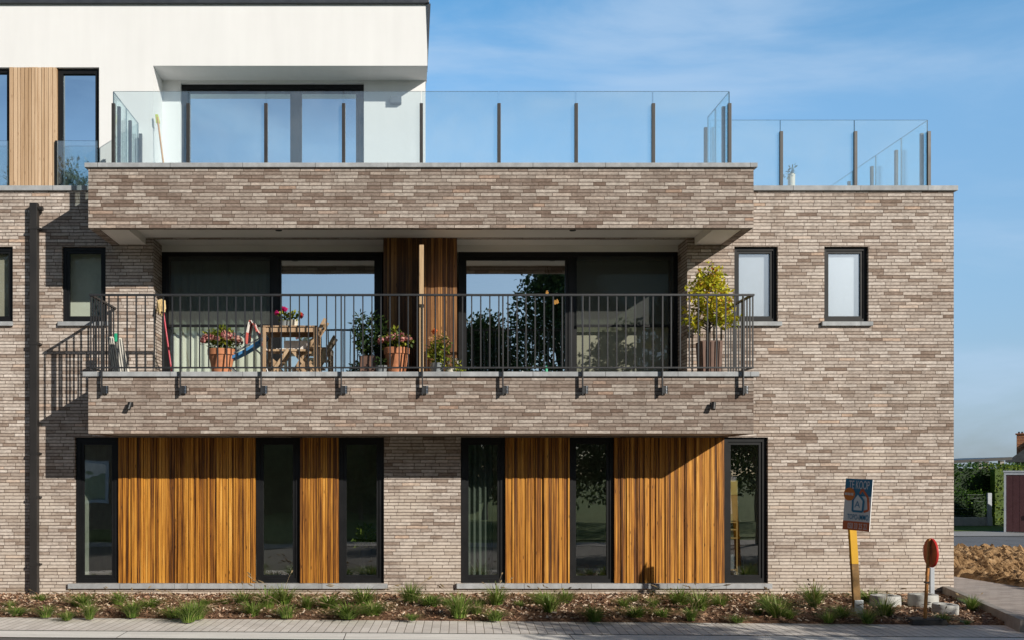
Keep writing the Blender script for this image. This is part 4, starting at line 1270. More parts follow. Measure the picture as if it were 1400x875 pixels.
# pendant lamp inside
t = empty('pendant_lamp', (X(745, 2.2), 2.2, 5.42), 0, 'pendant lamp with three warm bulbs hanging behind the right balcony glass', 'lamp')
for (px, py) in ((748, 401), (759, 401 + 13), (762, 413)):
    dx = X(px, 2.2) - X(745, 2.2); zz = Z(py, 2.2) - 5.42
    m = MB(); m.tube([(dx * .2, 0, 0), (dx, 0, zz + .05)], .004, 5); m.build('cord', M['lamp_black'], t)
    m = MB(); m.lathe([(.008, .05), (.022, .02), (.026, 0), (.018, -.022), (.004, -.03)], 12, (dx, 0, zz)); m.build('bulb', M['bulb'], t, smooth=60)

# shelf unit in the ground floor window
ysh = .32
sx0, sx1 = X(988, ysh), X(1008.5, ysh)
t = empty('shelf_unit', ((sx0 + sx1) / 2, ysh + .15, .06), 0, 'narrow wooden shelf unit with yellow boxes inside the rightmost ground floor window', 'shelf')
w = (sx1 - sx0) / 2
m = MB(); top = Z(677, ysh) - .06
m.box(-w, -w + .02, -.15, .15, 0, top, 0); m.box(w - .02, w, -.15, .15, 0, top, 0); m.box(-w + .02, w - .02, .13, .15, 0, top, 0)
for py in (714, 724, 735.5, 779):
    z = Z(py, ysh) - .06; m.box(-w + .021, w - .021, -.15, .129, z - .012, z + .008, 0)
m.build('frame', M['shelf_oak'], t)
m = MB(); m.box(-w + .02, w - .021, -.149, -.13, Z(713, ysh) - .06 + .012, top - .002); m.build('door', M['shelf_oak'], t)
t2_ = MB(); t2_.box(sx0, sx1, ysh + .0, ysh + .28, .06 + top + .002, Z(657, ysh))
tag(t2_.build('storage_box', M['shelf_yellow'], bevel=.006), 'yellow storage box standing on top of the shelf unit', 'box')
rd = random.Random(4); mb = MB(); xx = sx0 + .03
while xx < sx1 - .05:
    b = rd.uniform(.015, .035); mb.box(xx, xx + b - .002, ysh + .03, ysh + .2, Z(779, ysh) + .01, Z(779, ysh) + .01 + rd.uniform(.2, .3)); xx += b
tag(mb.build('folders', M['book']), 'row of upright folders on the lowest shelf behind the window', 'folders')
t = empty('ladder', (X(1027, 1.1), 1.1, .06), R(8), 'folded wooden ladder leaning inside the rightmost ground floor window', 'ladder')
for s in (-1, 1):
    m = MB(); m.bar((s * .11, 0, 0), (s * .08 - .16, .35, 1.75), .03, .06, (0, 1, 0), 0, .4); m.build('rail', M['wood_dark'], t)
m = MB()
for k in range(6):
    f_ = (k + .7) / 6.5; m.bar((-.11 - .155 * f_ + .0, .35 * f_, 1.75 * f_), (.11 - .19 * f_, .35 * f_, 1.75 * f_), .025, .025, (0, 1, 0), 0, .5)
m.build('rungs', M['wood_dark'], t)
# house plants in ground floor windows
t = empty('house_plant', (X(500, .5), .5, .06), 0, 'yellow-green house plant inside the window left of the brick pier', 'potted plant')
pot_round(t, .1, .62, M['pot_grey'], False)
rd = random.Random(12); mb = MB(); mb.leaves((0, 0, .80), (.16, .14, .14), 110, .12, .06, rd, .2); mb.build('foliage', M['leaf_bright'], t)

# ------------------------------------------------------------------ signs
def text_mesh(s, size, ax, az, plane_y, xshift=0, width=None, bold=False):
    cu = bpy.data.curves.new('lettering', 'FONT'); cu.body = s; cu.size = size; cu.align_x = 'CENTER'; cu.align_y = 'CENTER'
    cu.extrude = 0; cu.offset = .0008 if bold else 0
    ob = bpy.data.objects.new('tmp', cu); col.objects.link(ob)
    dg = bpy.context.evaluated_depsgraph_get(); me = bpy.data.meshes.new_from_object(ob.evaluated_get(dg))
    bpy.data.objects.remove(ob)
    xs = [v.co.x for v in me.vertices]; ww = max(xs) - min(xs); mid = (max(xs) + min(xs)) / 2
    k = width / ww if width else 1
    for v in me.vertices:
        v.co = Vector(((v.co.x - mid) * k + ax, plane_y, v.co.y + az))
    return me
def add_text(parent, name, s, size, ax, az, y, mat, width=None, bold=True):
    width = width * .9 if width else None
    me = text_mesh(s, size, ax, az, y, 0, width, bold); me.materials.append(mat)
    o = bpy.data.objects.new(name, me); col.objects.link(o); o.parent = parent; return o

ySg = -2.28
base = Vector((X(1172, ySg), ySg, .03))
S = empty('for_sale_sign', base, 0, 'tilted blue, white and red for-sale board on a yellow wooden stake', 'sign')
ztop = Z(655, ySg) - .03
lean = X(1158.5, ySg) - X(1169.5, ySg)
m = MB(); zm = Z(771, ySg) - .03
k1 = zm / ztop
m.hull([(-.045, -.03, -.05), (.045, -.03, -.05), (.045, .03, -.05), (-.045, .03, -.05),
        (-.045 + lean * k1, -.03, zm), (.045 + lean * k1, -.03, zm), (.045 + lean * k1, .03, zm), (-.045 + lean * k1, .03, zm)])
m.build('stake', M['old_wood'], S, bevel=.004)
m = MB(); z2 = Z(663, ySg) - .03; k2 = z2 / ztop
m.hull([(-.045 + lean * k1, -.03, zm + .001), (.045 + lean * k1, -.03, zm + .001), (.045 + lean * k1, .03, zm + .001), (-.045 + lean * k1, .03, zm + .001),
        (-.045 + lean * k2, -.03, z2), (.045 + lean * k2, -.03, z2), (.045 + lean * k2, .03, z2), (-.045 + lean * k2, .03, z2)])
m.build('painted_stake', M['yellow_paint'], S, bevel=.004)
m = MB(); m.box(-.052, .06, -.05, .05, -.02, Z(820, ySg) - .03); m.build('steel_foot', M['galv'], S, bevel=.004)
# the board: local frame, width along x, turned so that it is seen at an angle
Bd = bpy.data.objects.new('board', None); col.objects.link(Bd); Bd.parent = S; Bd.empty_display_size = .1
bw, bh = .39, .66
m = MB(); m.box(-bw / 2, bw / 2, 0, .012, -bh / 2, bh / 2)
board = m.build('board', M['sign_white'], S, bevel=.002)
bpy.data.objects.remove(Bd)
def plate(x0, x1, z0, z1, mat, name, y=-.002):
    mb = MB(); mb.face([(x0, y, z0), (x1, y, z0), (x1, y, z1), (x0, y, z1)]); return mb.build(name, mat, board)
plate(-bw / 2, bw / 2, bh * .17, bh / 2, M['sign_blue'], 'blue_band')
plate(-bw / 2, bw / 2, -bh / 2, -bh * .325, M['sign_brown'], 'phone_band')
add_text(board, 'lettering', 'TE KOOP', .15, .01, bh * .375, -.006, M['sign_white'], .33, False)
add_text(board, 'lettering', 'TOPO-IMMO', .095, .02, -bh * .245, -.006, M['sign_blue'], .34)
add_text(board, 'lettering', '050 33 25 22', .10, .02, -bh * .42, -.006, M['sign_white'], .31, False)
def outline(pts, w, mat, name, y):
    mb = MB()
    for a, b in zip(pts, pts[1:]): mb.bar((a[0], y, a[1]), (b[0], y, b[1]), w, .002, (0, 1, 0))
    return mb.build(name, mat, board)
outline([(.02, .13), (.06, .20), (.145, .10), (.165, -.06), (.10, -.085)], .028, M['sign_brown'], 'house_emblem', -.005)
mb = MB(); mb.face([(-.055, -.007, -.07), (.07, -.007, -.07), (.085, -.007, .06), (.005, -.007, .145), (-.06, -.007, .07)]); mb.build('house_emblem', M['sign_white'], board)
outline([(-.065, .06), (.0, .15), (.09, .055), (.085, -.085), (-.06, -.085), (-.065, .06)], .026, M['sign_blue'], 'house_emblem', -.010)
add_text(board, 'lettering', 'A', .12, .005, .0, -.011, M['sign_blue'], None, False)
mb = MB(); cx_, cz_ = -.12, .13
mb.face([(cx_ + .083 * math.cos(a * math.pi / 16), -.013, cz_ + .083 * math.sin(a * math.pi / 16)) for a in range(32)]); mb.build('round_sticker', M['sign_orange'], board)
mb = MB()
for k in range(6): mb.face([(cx_ - .065 + k * .022, -.016, cz_ - .012 - k * .001), (cx_ - .065 + k * .022 + .014, -.016, cz_ - .012 - k * .001), (cx_ - .065 + k * .022 + .014, -.016, cz_ + .018), (cx_ - .065 + k * .022, -.016, cz_ + .018)])
mb.build('sticker_marks', M['sign_white'], board)
board.location = (lean * .9 - .062 + .08, -.04 - .14, Z(689.5, ySg) - .03)
board.rotation_euler = (0, R(3.5), R(36))
board.rotation_euler = (Matrix.Rotation(R(4.0), 3, 'Y') @ Matrix.Rotation(R(-60), 3, 'Z')).to_euler()

# round no-entry sign seen from the back, on a rubber foot
ySn = G(1262, 851).y
bs_ = Vector((X(1264.5, ySn), ySn, -.018))
S2 = empty('traffic_sign', bs_, 0, 'round red traffic sign seen edge-on from behind on a rusty orange post', 'sign')
zt2 = Z(737, ySn) + .018
m = MB(); m.hull([(-.22, -.13, 0), (.23, -.13, 0), (.25, .13, 0), (-.20, .13, 0), (-.20, -.11, .07), (.21, -.11, .07), (.23, .11, .07), (-.18, .11, .07)]); m.build('rubber_foot', M['rubber'], S2, bevel=.01)
m = MB(); lx = X(1270.5, ySn) - X(1264.5, ySn); m.tube([(0, 0, .06), (lx, 0, zt2)], .021, 10); m.build('post', M['orange_post'], S2, smooth=50)
m = MB(); m.box(lx * .55 - .03, lx * .55 + .012, -.03, .03, zt2 * .48, zt2 * .48 + .02); m.build('clamp', M['lamp_black'], S2)
rad = (Z(736, ySn) - Z(776, ySn)) / 2
m = MB(); m.lathe([(rad, -.012), (rad * 1.005, 0), (rad * .985, .012), (rad * .9, .008), (.01, .008)], 40)
dsc = m.build('disc', [M['sign_red']], S2, smooth=40)
m = MB(); m.lathe([(rad * .93, .0125), (.01, .013)], 40); m.build('disc_back', M['sign_back'], dsc)
m = MB(); m.box(-.03, .03, .06, .14, .0155, .018); m.build('sticker', M['sign_white'], dsc)
# axis of the disc: local +z is its back, turned toward the camera's left
dsc.location = (lx * 1.0 + .03, .02, Z(756, ySn) + .018)
ax_ = Vector((-1.0, .03, .0)).normalized()
dsc.rotation_euler = ax_.to_track_quat('Z', 'Y').to_euler()
# white post standing in a round concrete foot behind it
yWp = G(1274, 830).y
wp = empty('white_post', (X(1274, yWp), yWp, .0), 0, 'short white post standing behind the round red traffic sign', 'post')
m = MB(); m.box(-.028, .028, -.02, .02, .10, Z(776, yWp) - .0); m.build('pole', M['white_trim'], wp, bevel=.004)
def cyl(px, py, wpx, h, label, tilt=0):
    p = G(px, py, .0); d = p.y + D
    r = wpx / 2 * d / F
    t = MB(); t.lathe([(r * .97, 0), (r, .015), (r, h * .55), (r * .985, h * .6), (r, h * .65), (r * .99, h - .02), (r * .95, h), (r * .55, h), (r * .5, h - .05), (.01, h - .06)], 32)
    o = t.build('concrete_block', M['concrete'], smooth=40); o.location = (p.x, p.y + r * .6, .0)
    if tilt: o.rotation_euler = (R(tilt), R(tilt), 0)
    tag(o, label, 'concrete block', 'round concrete blocks in the bed'); return o
cyl(1216, 833.5, 40, .18, 'low round concrete block in the bed, leftmost of three')
cyl(1268, 834, 39, .20, 'round concrete block holding the white post behind the red sign')
cyl(1297, 843, 34, .15, 'round concrete block at the pavement side, right of the sign post', 2)

# ------------------------------------------------------------------ grass tufts
def make_tuft(seed, h, spread, n, heads):
    rd = random.Random(seed)
    mb = MB()
    for _ in range(n):
        a = rd.uniform(0, 6.283); L = h * rd.uniform(.55, 1.1); out = spread * rd.uniform(.15, 1.0)
        d = Vector((math.cos(a), math.sin(a), 0)); s = Vector((-d.y, d.x, 0)); p0 = d * rd.uniform(0, .08)
        w = rd.uniform(.003, .0065); r = min(1, max(0, rd.gauss(.45, .25)))
        prev = None
        for k in range(5):
            f_ = k / 4
            p = p0 + d * out * f_ ** 1.7 + Vector((0, 0, L * (f_ - .38 * (out / spread) * f_ ** 2.4)))
            ww = w * (1 - f_ ** 1.6) + .0006
            cur = (p - s * ww, p + s * ww)
            if prev: mb.face([prev[0], prev[1], cur[1], cur[0]], 0, min(1, r + .15 * f_))
            prev = cur
    hd = MB()
    for _ in range(heads):
        a = rd.uniform(0, 6.283); L = h * rd.uniform(1.0, 1.5); out = spread * rd.uniform(.5, 1.25)
        d = Vector((math.cos(a), math.sin(a), 0))
        pts = [d * out * f_ ** 2 + Vector((0, 0, L * (f_ - .15 * f_ ** 3))) for f_ in (0, .3, .6, .85, 1.0)]
        hd.tube(pts, .0016, 4, 0, .9, False)
        t_ = (pts[4] - pts[3]).normalized(); e = pts[4]
        hd.tube([e, e + t_ * .03, e + t_ * .06, e + t_ * .085], [.003, .011, .009, .002], 6, 0, rd.random())
    return mb, hd
protos = []
for i, (h, sp, n, hds) in enumerate([(.36, .38, 220, 4), (.30, .34, 190, 3), (.42, .36, 230, 5), (.24, .30, 150, 2), (.33, .28, 220, 3), (.27, .40, 260, 3)]):
    protos.append(make_tuft(50 + i, h, sp, n, hds))
Z1 = [(8, 832), (50, 822), (63, 842), (112, 832), (156, 826), (210, 832), (236, 840), (262, 842), (278, 829), (302, 828), (326, 826), (350, 838), (371, 831), (392, 841)]
Z1 += [(258 + 0, 846), (384, 827), (413, 831), (441, 832), (469, 843), (497, 828), (516, 841), (553, 827), (565, 844), (596, 832), (622, 841), (650, 838), (655, 826), (618, 828), (682, 828), (682, 846), (712, 832), (737, 826), (758, 839), (780, 826), (814, 844), (850, 830), (875, 843), (900, 831), (868, 824), (902, 842), (923, 829), (946, 846), (961, 836), (984, 829), (1003, 848), (1028, 839), (1048, 832), (1058, 844), (1080, 845), (1112, 826), (1139, 848), (1117, 832), (1142, 845), (1182, 826), (1188, 847), (1215, 841), (1236, 824), (1283, 849), (1318, 852), (1322, 836), (28, 838), (90, 843), (130, 845), (188, 839)]
marks = [(0, 40, 'at the left edge of the photo'), (40, 80, 'around the downpipe'), (80, 170, 'below the leftmost window'), (170, 260, 'below the wide wood panel, left half'),
         (260, 350, 'below the wide wood panel, right half'), (350, 410, 'below the second window from the left'), (410, 464, 'below the narrow wood panel'), (464, 528, 'below the window left of the pier'),
         (528, 628, 'below the brick pier'), (628, 690, 'below the curtained window'), (690, 780, 'below the middle wood panel'), (780, 840, 'below the dark window amid the wood'),
         (840, 915, 'below the right wood panel'), (915, 992, 'left of the rightmost ground window'), (992, 1055, 'below the rightmost ground window'),
         (1055, 1110, 'below bare brick wall'), (1110, 1166, 'just left of the for-sale stake'), (1166, 1225, 'between stake and concrete blocks'), (1225, 1262, 'between the concrete blocks'), (1262, 1400, 'by the path kerb')]
keyed = {}
for (px, py) in Z1:
    place = next(t for a, b, t in marks if a <= px < b)
    row = 'at the wall side' if py < 829 else ('mid-bed' if py < 840 else 'at the pavement side')
    keyed.setdefault((place, row), []).append((px, py))
rd = random.Random(77); made = {}
ordn = {1: [''], 2: ['left ', 'right '], 3: ['left ', 'middle ', 'right '], 4: ['leftmost ', 'second ', 'third ', 'rightmost ']}
for (place, row), lst in keyed.items():
    lst.sort()
    for j, (px, py) in enumerate(lst):
        p = G(px + rd.uniform(-9, 9), py + rd.uniform(-2, 2), .03)
        i = rd.randrange(6)
        r0 = empty('grass_tuft', (p.x, p.y, bed_z(p.x, p.y) - .01), rd.uniform(0, 6.28), ordn[len(lst)][j] + 'green grass tuft ' + place + ', ' + row, 'grass tuft', 'ornamental grass tufts in the bark bed')
        s = rd.choice((.5, .62, .75, .9, 1.0, 1.12)) * rd.uniform(.92, 1.08) * (1.1 if py < 830 else 1.0) * (.72 if px > 1230 else 1.0); r0.scale = (s * rd.uniform(.95, 1.25), s, s * rd.uniform(.62, .95))
        if i not in made:
            b, h = protos[i]
            made[i] = (b.build('blades', M['grass_blade'], r0), h.build('seed_heads', M['seed'], r0))
        else:
            for ch in made[i]:
                c = ch.copy(); col.objects.link(c); c.parent = r0

# ------------------------------------------------------------------ beyond the side street
def hedge(name, x0, x1, y0, y1, h, mat, n, label, seed, L=.11):
    t = empty(name, ((x0 + x1) / 2, (y0 + y1) / 2, -.02), 0, label, 'hedge'); rd = random.Random(seed)
    w, dpt = (x1 - x0) / 2, (y1 - y0) / 2
    mb = MB()
    mb.box(-w + .1, w - .1, -dpt + .15, dpt - .15, 0, h - .15, 0, .0)
    for _ in range(n):
        f_ = rd.random(); x = rd.uniform(-w, w)
        bump_ = .12 * noise.noise(Vector((x * 1.3, f_ * 4, seed)))
        if f_ < .72: p = Vector((x, -dpt + bump_ + rd.uniform(0, .15), rd.uniform(.0, h)))
        else: p = Vector((x, rd.uniform(-dpt, dpt), h + bump_ - rd.uniform(0, .15)))
        d = Vector((rd.gauss(0, .6), -1 + rd.gauss(0, .6), rd.gauss(.2, .6))).normalized(); s = d.cross(Vector((rd.gauss(0, 1), rd.gauss(0, 1), rd.gauss(0, 1)))).normalized()
        mb.leaf(p, d, s, L * rd.uniform(.7, 1.3), L * .6, rd.random())
    mb.build('foliage', mat, t)
    return t
hedge('hedge', 12, 27, 21.3, 22.6, 2.16, M['leaf_hedge'], 9000, 'tall dark green clipped hedge beyond the side street', 1)
hedge('hedge', 12, 20.4, 20.35, 21.0, 1.18, M['leaf_hedge'], 4500, 'lower loose green hedge growing through the wire fence', 2, .09)
hedge('hedge', 20.7, 28, 20.6, 21.2, 2.12, M['leaf_bright'], 2600, 'bright yellow-green hedge behind the maroon garage', 3, .10)
fy = 20.15
t = empty('wire_fence', (16, fy, -.015), 0, 'wire fence with pale concrete posts on a low concrete plinth', 'fence')
m = MB(); m.box(-5, 4.35, -.05, .05, -.05, .30); m.build('plinth', M['concrete'], t, bevel=.01)
for x in (-4.3, -1.6, X(1350.5, fy) - 16):
    m = MB(); m.box(x - .07, x + .07, -.13, -.055, 0, 1.14); m.build('post', M['white_trim'], t, bevel=.01)
m = MB()
for k in range(7): m.bar((-5, -.0, .36 + k * .12), (4.35, 0, .36 + k * .12), .003, .003)
m.build('wires', M['galv'], t)
# garage with maroon door
yg_ = 16.3
gx = X(1372.5, yg_); gzt_ = Z(645.0, yg_)
GA = -math.atan2(gx, D + yg_)
t = empty('garage', (gx + 1.5 * math.cos(GA), yg_ + 1.5 * math.sin(GA), -.015), GA, 'low garage with maroon door in a pale frame at the right edge', 'garage')
m = MB(); m.box(-1.5, 1.5, .06, 3.2, 0, gzt_ - .04); m.build('wall', M['white_trim'], t)
m = MB(); m.box(-1.5, -1.44, 0, .059, 0, gzt_); m.box(1.44, 1.5, 0, .059, 0, gzt_); m.box(-1.439, 1.439, 0, .059, gzt_ - .08, gzt_); m.box(-1.52, 1.52, -.02, 3.2, gzt_ + .001, gzt_ + .05); m.build('frame', M['white_trim'], t)
m = MB(); k = 16
for i in range(k): m.box(-1.438 + 2.876 * i / k + .004, -1.438 + 2.876 * (i + 1) / k - .004, .02, .05, .02, gzt_ - .082)
m.box(-1.438, 1.438, .045, .058, .02, gzt_ - .082)
dr = m.build('door', M['maroon'], t)
m = MB(); hx = -1.5 + .66; m.box(hx - .05, hx + .05, -.03, .019, .44, .56); m.build('handle', M['lamp_black'], dr)
# carport roof and house far right
yc = 29.5
t = empty('carport', (X(1335, yc), yc, -.05), 0, 'low dark flat-roofed carport above the hedge', 'carport')
x0, x1 = X(1285, yc) - X(1335, yc), X(1384, yc) - X(1335, yc)
zc = Z(632, yc) + .05; 
m = MB(); m.hull([(x0, 0, zc - .08), (x1, 0, zc + .10), (x1, 4, zc + .10), (x0, 4, zc - .08), (x0, 0, zc + .05), (x1, 0, zc + .23), (x1, 4, zc + .23), (x0, 4, zc + .05)]); m.build('roof', M['lamp_black'], t)
for px in (1305, 1341, 1351, 1372):
    x = X(px, yc) - X(1335, yc); m = MB(); m.box(x - .09, x + .09, .1, .28, 0, zc - .06 + .18 * (x - x0) / (x1 - x0) - .03); m.build('post', M['concrete_dark'], t)
yh = 33.0
hx0_ = X(1376, yh); hz0 = Z(628, yh)
HA = -math.atan2(hx0_, D + yh)
hc, hs = math.cos(HA), math.sin(HA)
t = empty('brick_house', (hx0_ + 4.1 * hc - 4.2 * hs, yh + 4.1 * hs + 4.2 * hc, -.05), HA, 'distant house with dark slate roof and orange brick chimney at right edge', 'house')
m = MB(); m.box(-3.7, 4.2, -3.8, 4, 0, hz0 - .05); m.build('wall', M['dim_brick'], t)
m = MB(); s_ = 3.3
m.hull([(-4.1, -4.2, hz0 - .05), (4.5, -4.2, hz0 - .05), (4.5, 4.2, hz0 - .05), (-4.1, 4.2, hz0 - .05), (.1, -4.2, hz0 + s_), (.3, -4.2, hz0 + s_), (.3, 4.2, hz0 + s_), (.1, 4.2, hz0 + s_)])
rf = m.build('roof', M['slate'], t)
cxa, cxb = -4.1 + .42, -4.1 + 1.05
m = MB(); m.box(cxa, cxb, -3.9, -3.1, hz0 + .1, Z(594, yh) + .05); m.box(cxa - .05, cxb + .05, -3.95, -3.05, Z(594, yh) + .051, Z(592.5, yh) + .05); ch = m.build('chimney', M['red_brick'], rf)
m = MB()
for k in range(4): m.tube([(cxa + .1 + k * .13, -3.5, Z(592, yh) + .04), (cxa + .1 + k * .13, -3.5, Z(590, yh) + .05)], .045, 10)
m.build('chimney_pots', M['rubber'], ch)
m = MB(); sl = (s_ + .05) / 4.2
def rp(x, y, o_=.06): return (x, y, hz0 - .05 + (x + 4.1) * sl + o_)
m.face([rp(-3.4, -3.4), rp(-3.4, -1.8), rp(-1.9, -1.8), rp(-1.9, -3.4)]); m.build('roof_window', M['glass_top'], rf)
m = MB(); m.bar((-4.15, -4.25, hz0 - .03), (4.5, -4.25, hz0 - .03), .06, .12); m.build('gutter', M['slate'], rf)

# ------------------------------------------------------------------ across the street (seen in the glass)
def make_tree(name, seed, h, r, trunk_h, nclump, nleaf, loc, label, L=.165, dens=1.0):
    nleaf = int(nleaf * 2.8); nclump = int(nclump * 1.5)
    t = empty(name, loc, 0, label, 'tree', 'street trees mirrored in the glass'); rd = random.Random(seed)
    br, lf = MB(), MB()
    br.tube([(0, 0, -.05), (rd.gauss(0, .05), rd.gauss(0, .05), trunk_h), (rd.gauss(0, .15), rd.gauss(0, .15), h * .9)], [.16 * h / 8, .12 * h / 8, .02], 9)
    for k in range(nclump):
        f_ = (k + .5) / nclump; z = trunk_h + (h - trunk_h) * f_
        rr = r * (math.sin(math.pi * min(1, .18 + f_ * .80))) * rd.uniform(.45, 1.0); a = k * 2.4 + rd.uniform(-.5, .5)
        c = Vector((math.cos(a) * rr, math.sin(a) * rr, z + rd.uniform(-.3, .3)))
        br.tube([(0, 0, z * .8), Vector((0, 0, z * .8)).lerp(c, .5) + Vector((0, 0, .15)), c], [.05, .035, .012], 5)
        q = r * rd.uniform(.30, .5); lo = rd.uniform(0, .4)
        lf.leaves(c, (q, q, q * .8), nleaf, L, L * .6, rd, .15, lo, lo + .6)
    br.build('trunk', M['bark'], t, smooth=50); lf.build('crown', M['leaf_tree'], t)
    return t
make_tree('street_tree', 1, 10.4, 2.7, 1.4, 46, 150, (6.0, -24.5, -.06), 'tall dark tree mirrored in the right balcony door')
make_tree('street_tree', 2, 7.9, 2.0, 1.0, 34, 130, (3.0, -25.0, -.06), 'medium tree mirrored left of the tallest tree in the right balcony door')
make_tree('street_tree', 3, 6.2, 1.9, .8, 28, 130, (.8, -25.5, -.06), 'small tree mirrored at the left edge of the right balcony door')
make_tree('street_tree', 4, 6.1, 1.5, 1.0, 22, 110, (-1.9, -25.0, -.06), 'low tree mirrored low in the left balcony door')
make_tree('street_tree', 5, 8.2, 2.0, 1.6, 28, 120, (8.2, -24.0, -.06), 'leafy tree mirrored in the dark ground floor window amid wood')
make_tree('street_tree', 6, 9.0, 2.4, 1.6, 30, 130, (13.6, -24.0, -.06), 'leafy tree mirrored in the rightmost ground floor window')
make_tree('street_tree', 9, 13.6, 4.2, 2.0, 60, 170, (-14.6, -26, -.06), 'tall spreading tree mirrored in the top left windows', .18)
make_tree('street_tree', 7, 4.15, 1.5, 2.4, 26, 70, (9.0, -10.6, -.06), 'small street tree shading the pavement at the right', .11)
make_tree('street_tree', 8, 4.3, 1.8, 2.5, 26, 80, (12.3, -10.4, -.06), 'wider street tree shading the gutter at the right', .11)
hedge('hedge', -9, 3.2, -31.4, -30.0, 4.2, M['leaf_hedge'], 9000, 'long hedge across the street, mirrored in the ground floor windows', 8, .2)
t = empty('brick_house', (-14.0, -22.0, -.06), 0, 'brown brick house across the street mirrored in the leftmost window', 'house')
m = MB(); m.box(-6, 6, -4, 4, 0, 3.0); m.build('wall', M['dim_brick'], t)
m = MB(); m.hull([(-6.3, -4.4, 3.001), (6.3, -4.4, 3.001), (6.3, 4.4, 3.001), (-6.3, 4.4, 3.001), (-6.3, -.1, 5.2), (6.3, -.1, 5.2), (6.3, .1, 5.2), (-6.3, .1, 5.2)]); m.build('roof', M['slate'], t)
for x in (-3.5, 0.2, 3.4):
    m = MB(); m.box(x - .7, x + .7, 4.001, 4.05, .9, 2.3); f = m.build('window', M['white_trim'], t)
    m = MB(); m.face([(x - .6, 4.055, 1.0), (x + .6, 4.055, 1.0), (x + .6, 4.055, 2.2), (x - .6, 4.055, 2.2)]); m.build('pane', M['glass_low'], f)

# ------------------------------------------------------------------ light, sky, camera
sun_to = Vector((.90, -1.0, .565)).normalized()
sd = bpy.data.lights.new('sun', 'SUN'); sd.energy = 5.0; sd.angle = R(.5); sd.color = (1.0, .935, .835)
so = bpy.data.objects.new('sun', sd); col.objects.link(so); so.location = (20, -20, 20)
so.rotation_euler = (-sun_to).to_track_quat('-Z', 'Y').to_euler()
w = bpy.data.worlds.new('World'); scene.world = w; w.use_nodes = True
nt = w.node_tree; nt.nodes.clear()
out = nt.nodes.new('ShaderNodeOutputWorld'); bg = nt.nodes.new('ShaderNodeBackground')
sky = nt.nodes.new('ShaderNodeTexSky'); sky.sky_type = 'NISHITA'; sky.sun_disc = False
sky.sun_elevation = math.asin(sun_to.z); sky.sun_rotation = math.atan2(sun_to.x, sun_to.y)
sky.air_density = 1.0; sky.dust_density = .35; sky.ozone_density = 1.6; sky.altitude = 0
tc = nt.nodes.new('ShaderNodeTexCoord')
mp = nt.nodes.new('ShaderNodeMapping'); mp.inputs['Scale'].default_value = (1.2, 1.2, 4.0); mp.inputs['Rotation'].default_value = (0, R(14), 0)
nz = nt.nodes.new('ShaderNodeTexNoise'); nz.inputs['Scale'].default_value = 2.2; nz.inputs['Detail'].default_value = 7; nz.inputs['Roughness'].default_value = .55; nz.inputs['Distortion'].default_value = .6
mr = nt.nodes.new('ShaderNodeMapRange'); mr.interpolation_type = 'SMOOTHSTEP'
mr.inputs[1].default_value = .44; mr.inputs[2].default_value = .76; mr.inputs[3].default_value = 0; mr.inputs[4].default_value = .62
mx = nt.nodes.new('ShaderNodeMix'); mx.data_type = 'RGBA'
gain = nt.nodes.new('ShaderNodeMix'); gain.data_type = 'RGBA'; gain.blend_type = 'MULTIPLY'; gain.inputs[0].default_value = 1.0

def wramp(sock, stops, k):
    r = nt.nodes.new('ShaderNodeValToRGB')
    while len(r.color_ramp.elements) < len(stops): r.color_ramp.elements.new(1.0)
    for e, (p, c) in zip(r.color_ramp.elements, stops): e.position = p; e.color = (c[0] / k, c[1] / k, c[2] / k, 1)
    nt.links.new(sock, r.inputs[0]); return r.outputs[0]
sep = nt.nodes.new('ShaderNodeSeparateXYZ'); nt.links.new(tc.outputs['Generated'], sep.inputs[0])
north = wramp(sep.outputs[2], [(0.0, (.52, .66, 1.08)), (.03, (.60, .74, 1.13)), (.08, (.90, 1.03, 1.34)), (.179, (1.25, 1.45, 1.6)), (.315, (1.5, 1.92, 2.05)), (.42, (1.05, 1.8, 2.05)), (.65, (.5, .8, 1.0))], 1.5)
south = wramp(sep.outputs[2], [(0.0, (.80, .88, 1.05)), (.3, (1.35, 1.32, 1.32)), (.39, (.40, .47, .58)), (.47, (.05, .09, .15))], 1.5)
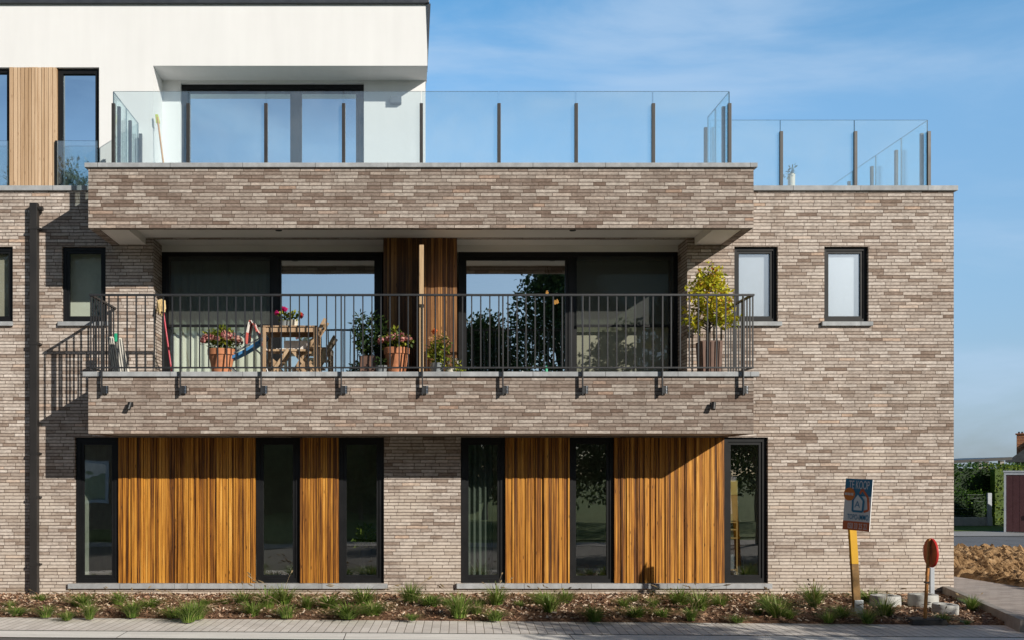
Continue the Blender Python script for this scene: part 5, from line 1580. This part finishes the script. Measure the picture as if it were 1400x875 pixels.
side = nt.nodes.new('ShaderNodeMapRange'); nt.links.new(sep.outputs[1], side.inputs[0]); side.interpolation_type = 'SMOOTHSTEP'
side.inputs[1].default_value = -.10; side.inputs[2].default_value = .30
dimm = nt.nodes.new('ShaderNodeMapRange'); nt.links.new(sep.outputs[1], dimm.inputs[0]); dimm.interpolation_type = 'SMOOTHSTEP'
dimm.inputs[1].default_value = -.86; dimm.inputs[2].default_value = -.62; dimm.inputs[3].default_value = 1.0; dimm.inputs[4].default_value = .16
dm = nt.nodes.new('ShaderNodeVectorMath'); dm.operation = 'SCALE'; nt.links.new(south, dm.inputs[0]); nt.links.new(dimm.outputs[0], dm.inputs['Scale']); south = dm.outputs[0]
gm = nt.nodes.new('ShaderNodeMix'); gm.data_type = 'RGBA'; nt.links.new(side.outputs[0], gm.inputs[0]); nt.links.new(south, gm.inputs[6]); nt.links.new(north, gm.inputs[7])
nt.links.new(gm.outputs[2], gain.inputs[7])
L_ = nt.links.new
L_(tc.outputs['Generated'], mp.inputs[0]); L_(mp.outputs[0], nz.inputs['Vector']); L_(nz.outputs[0], mr.inputs[0])
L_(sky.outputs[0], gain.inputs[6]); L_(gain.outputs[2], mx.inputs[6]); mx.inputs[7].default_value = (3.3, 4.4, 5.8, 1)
L_(mr.outputs[0], mx.inputs[0]); L_(mx.outputs[2], bg.inputs[0]); bg.inputs[1].default_value = .15
L_(bg.outputs[0], out.inputs[0])

cam = bpy.data.cameras.new('camera'); cam.sensor_width = 36; cam.lens = 36 * F / 1400
cam.shift_x = (700 - VX) / 1400; cam.shift_y = (VY - 437.5) / 1400
cam.clip_start = .1; cam.clip_end = 3000
co = bpy.data.objects.new('camera', cam); col.objects.link(co); co.location = (0, -D, ZE); co.rotation_euler = (R(90), 0, 0)
scene.camera = co
scene.view_settings.view_transform = 'Standard'; scene.view_settings.look = 'None'; scene.view_settings.exposure = 0
scene.render.engine = 'CYCLES'
scene.cycles.use_denoising = True
scene.cycles.max_bounces = 8; scene.cycles.transparent_max_bounces = 16; scene.cycles.glossy_bounces = 4
scene.cycles.sample_clamp_indirect = 6
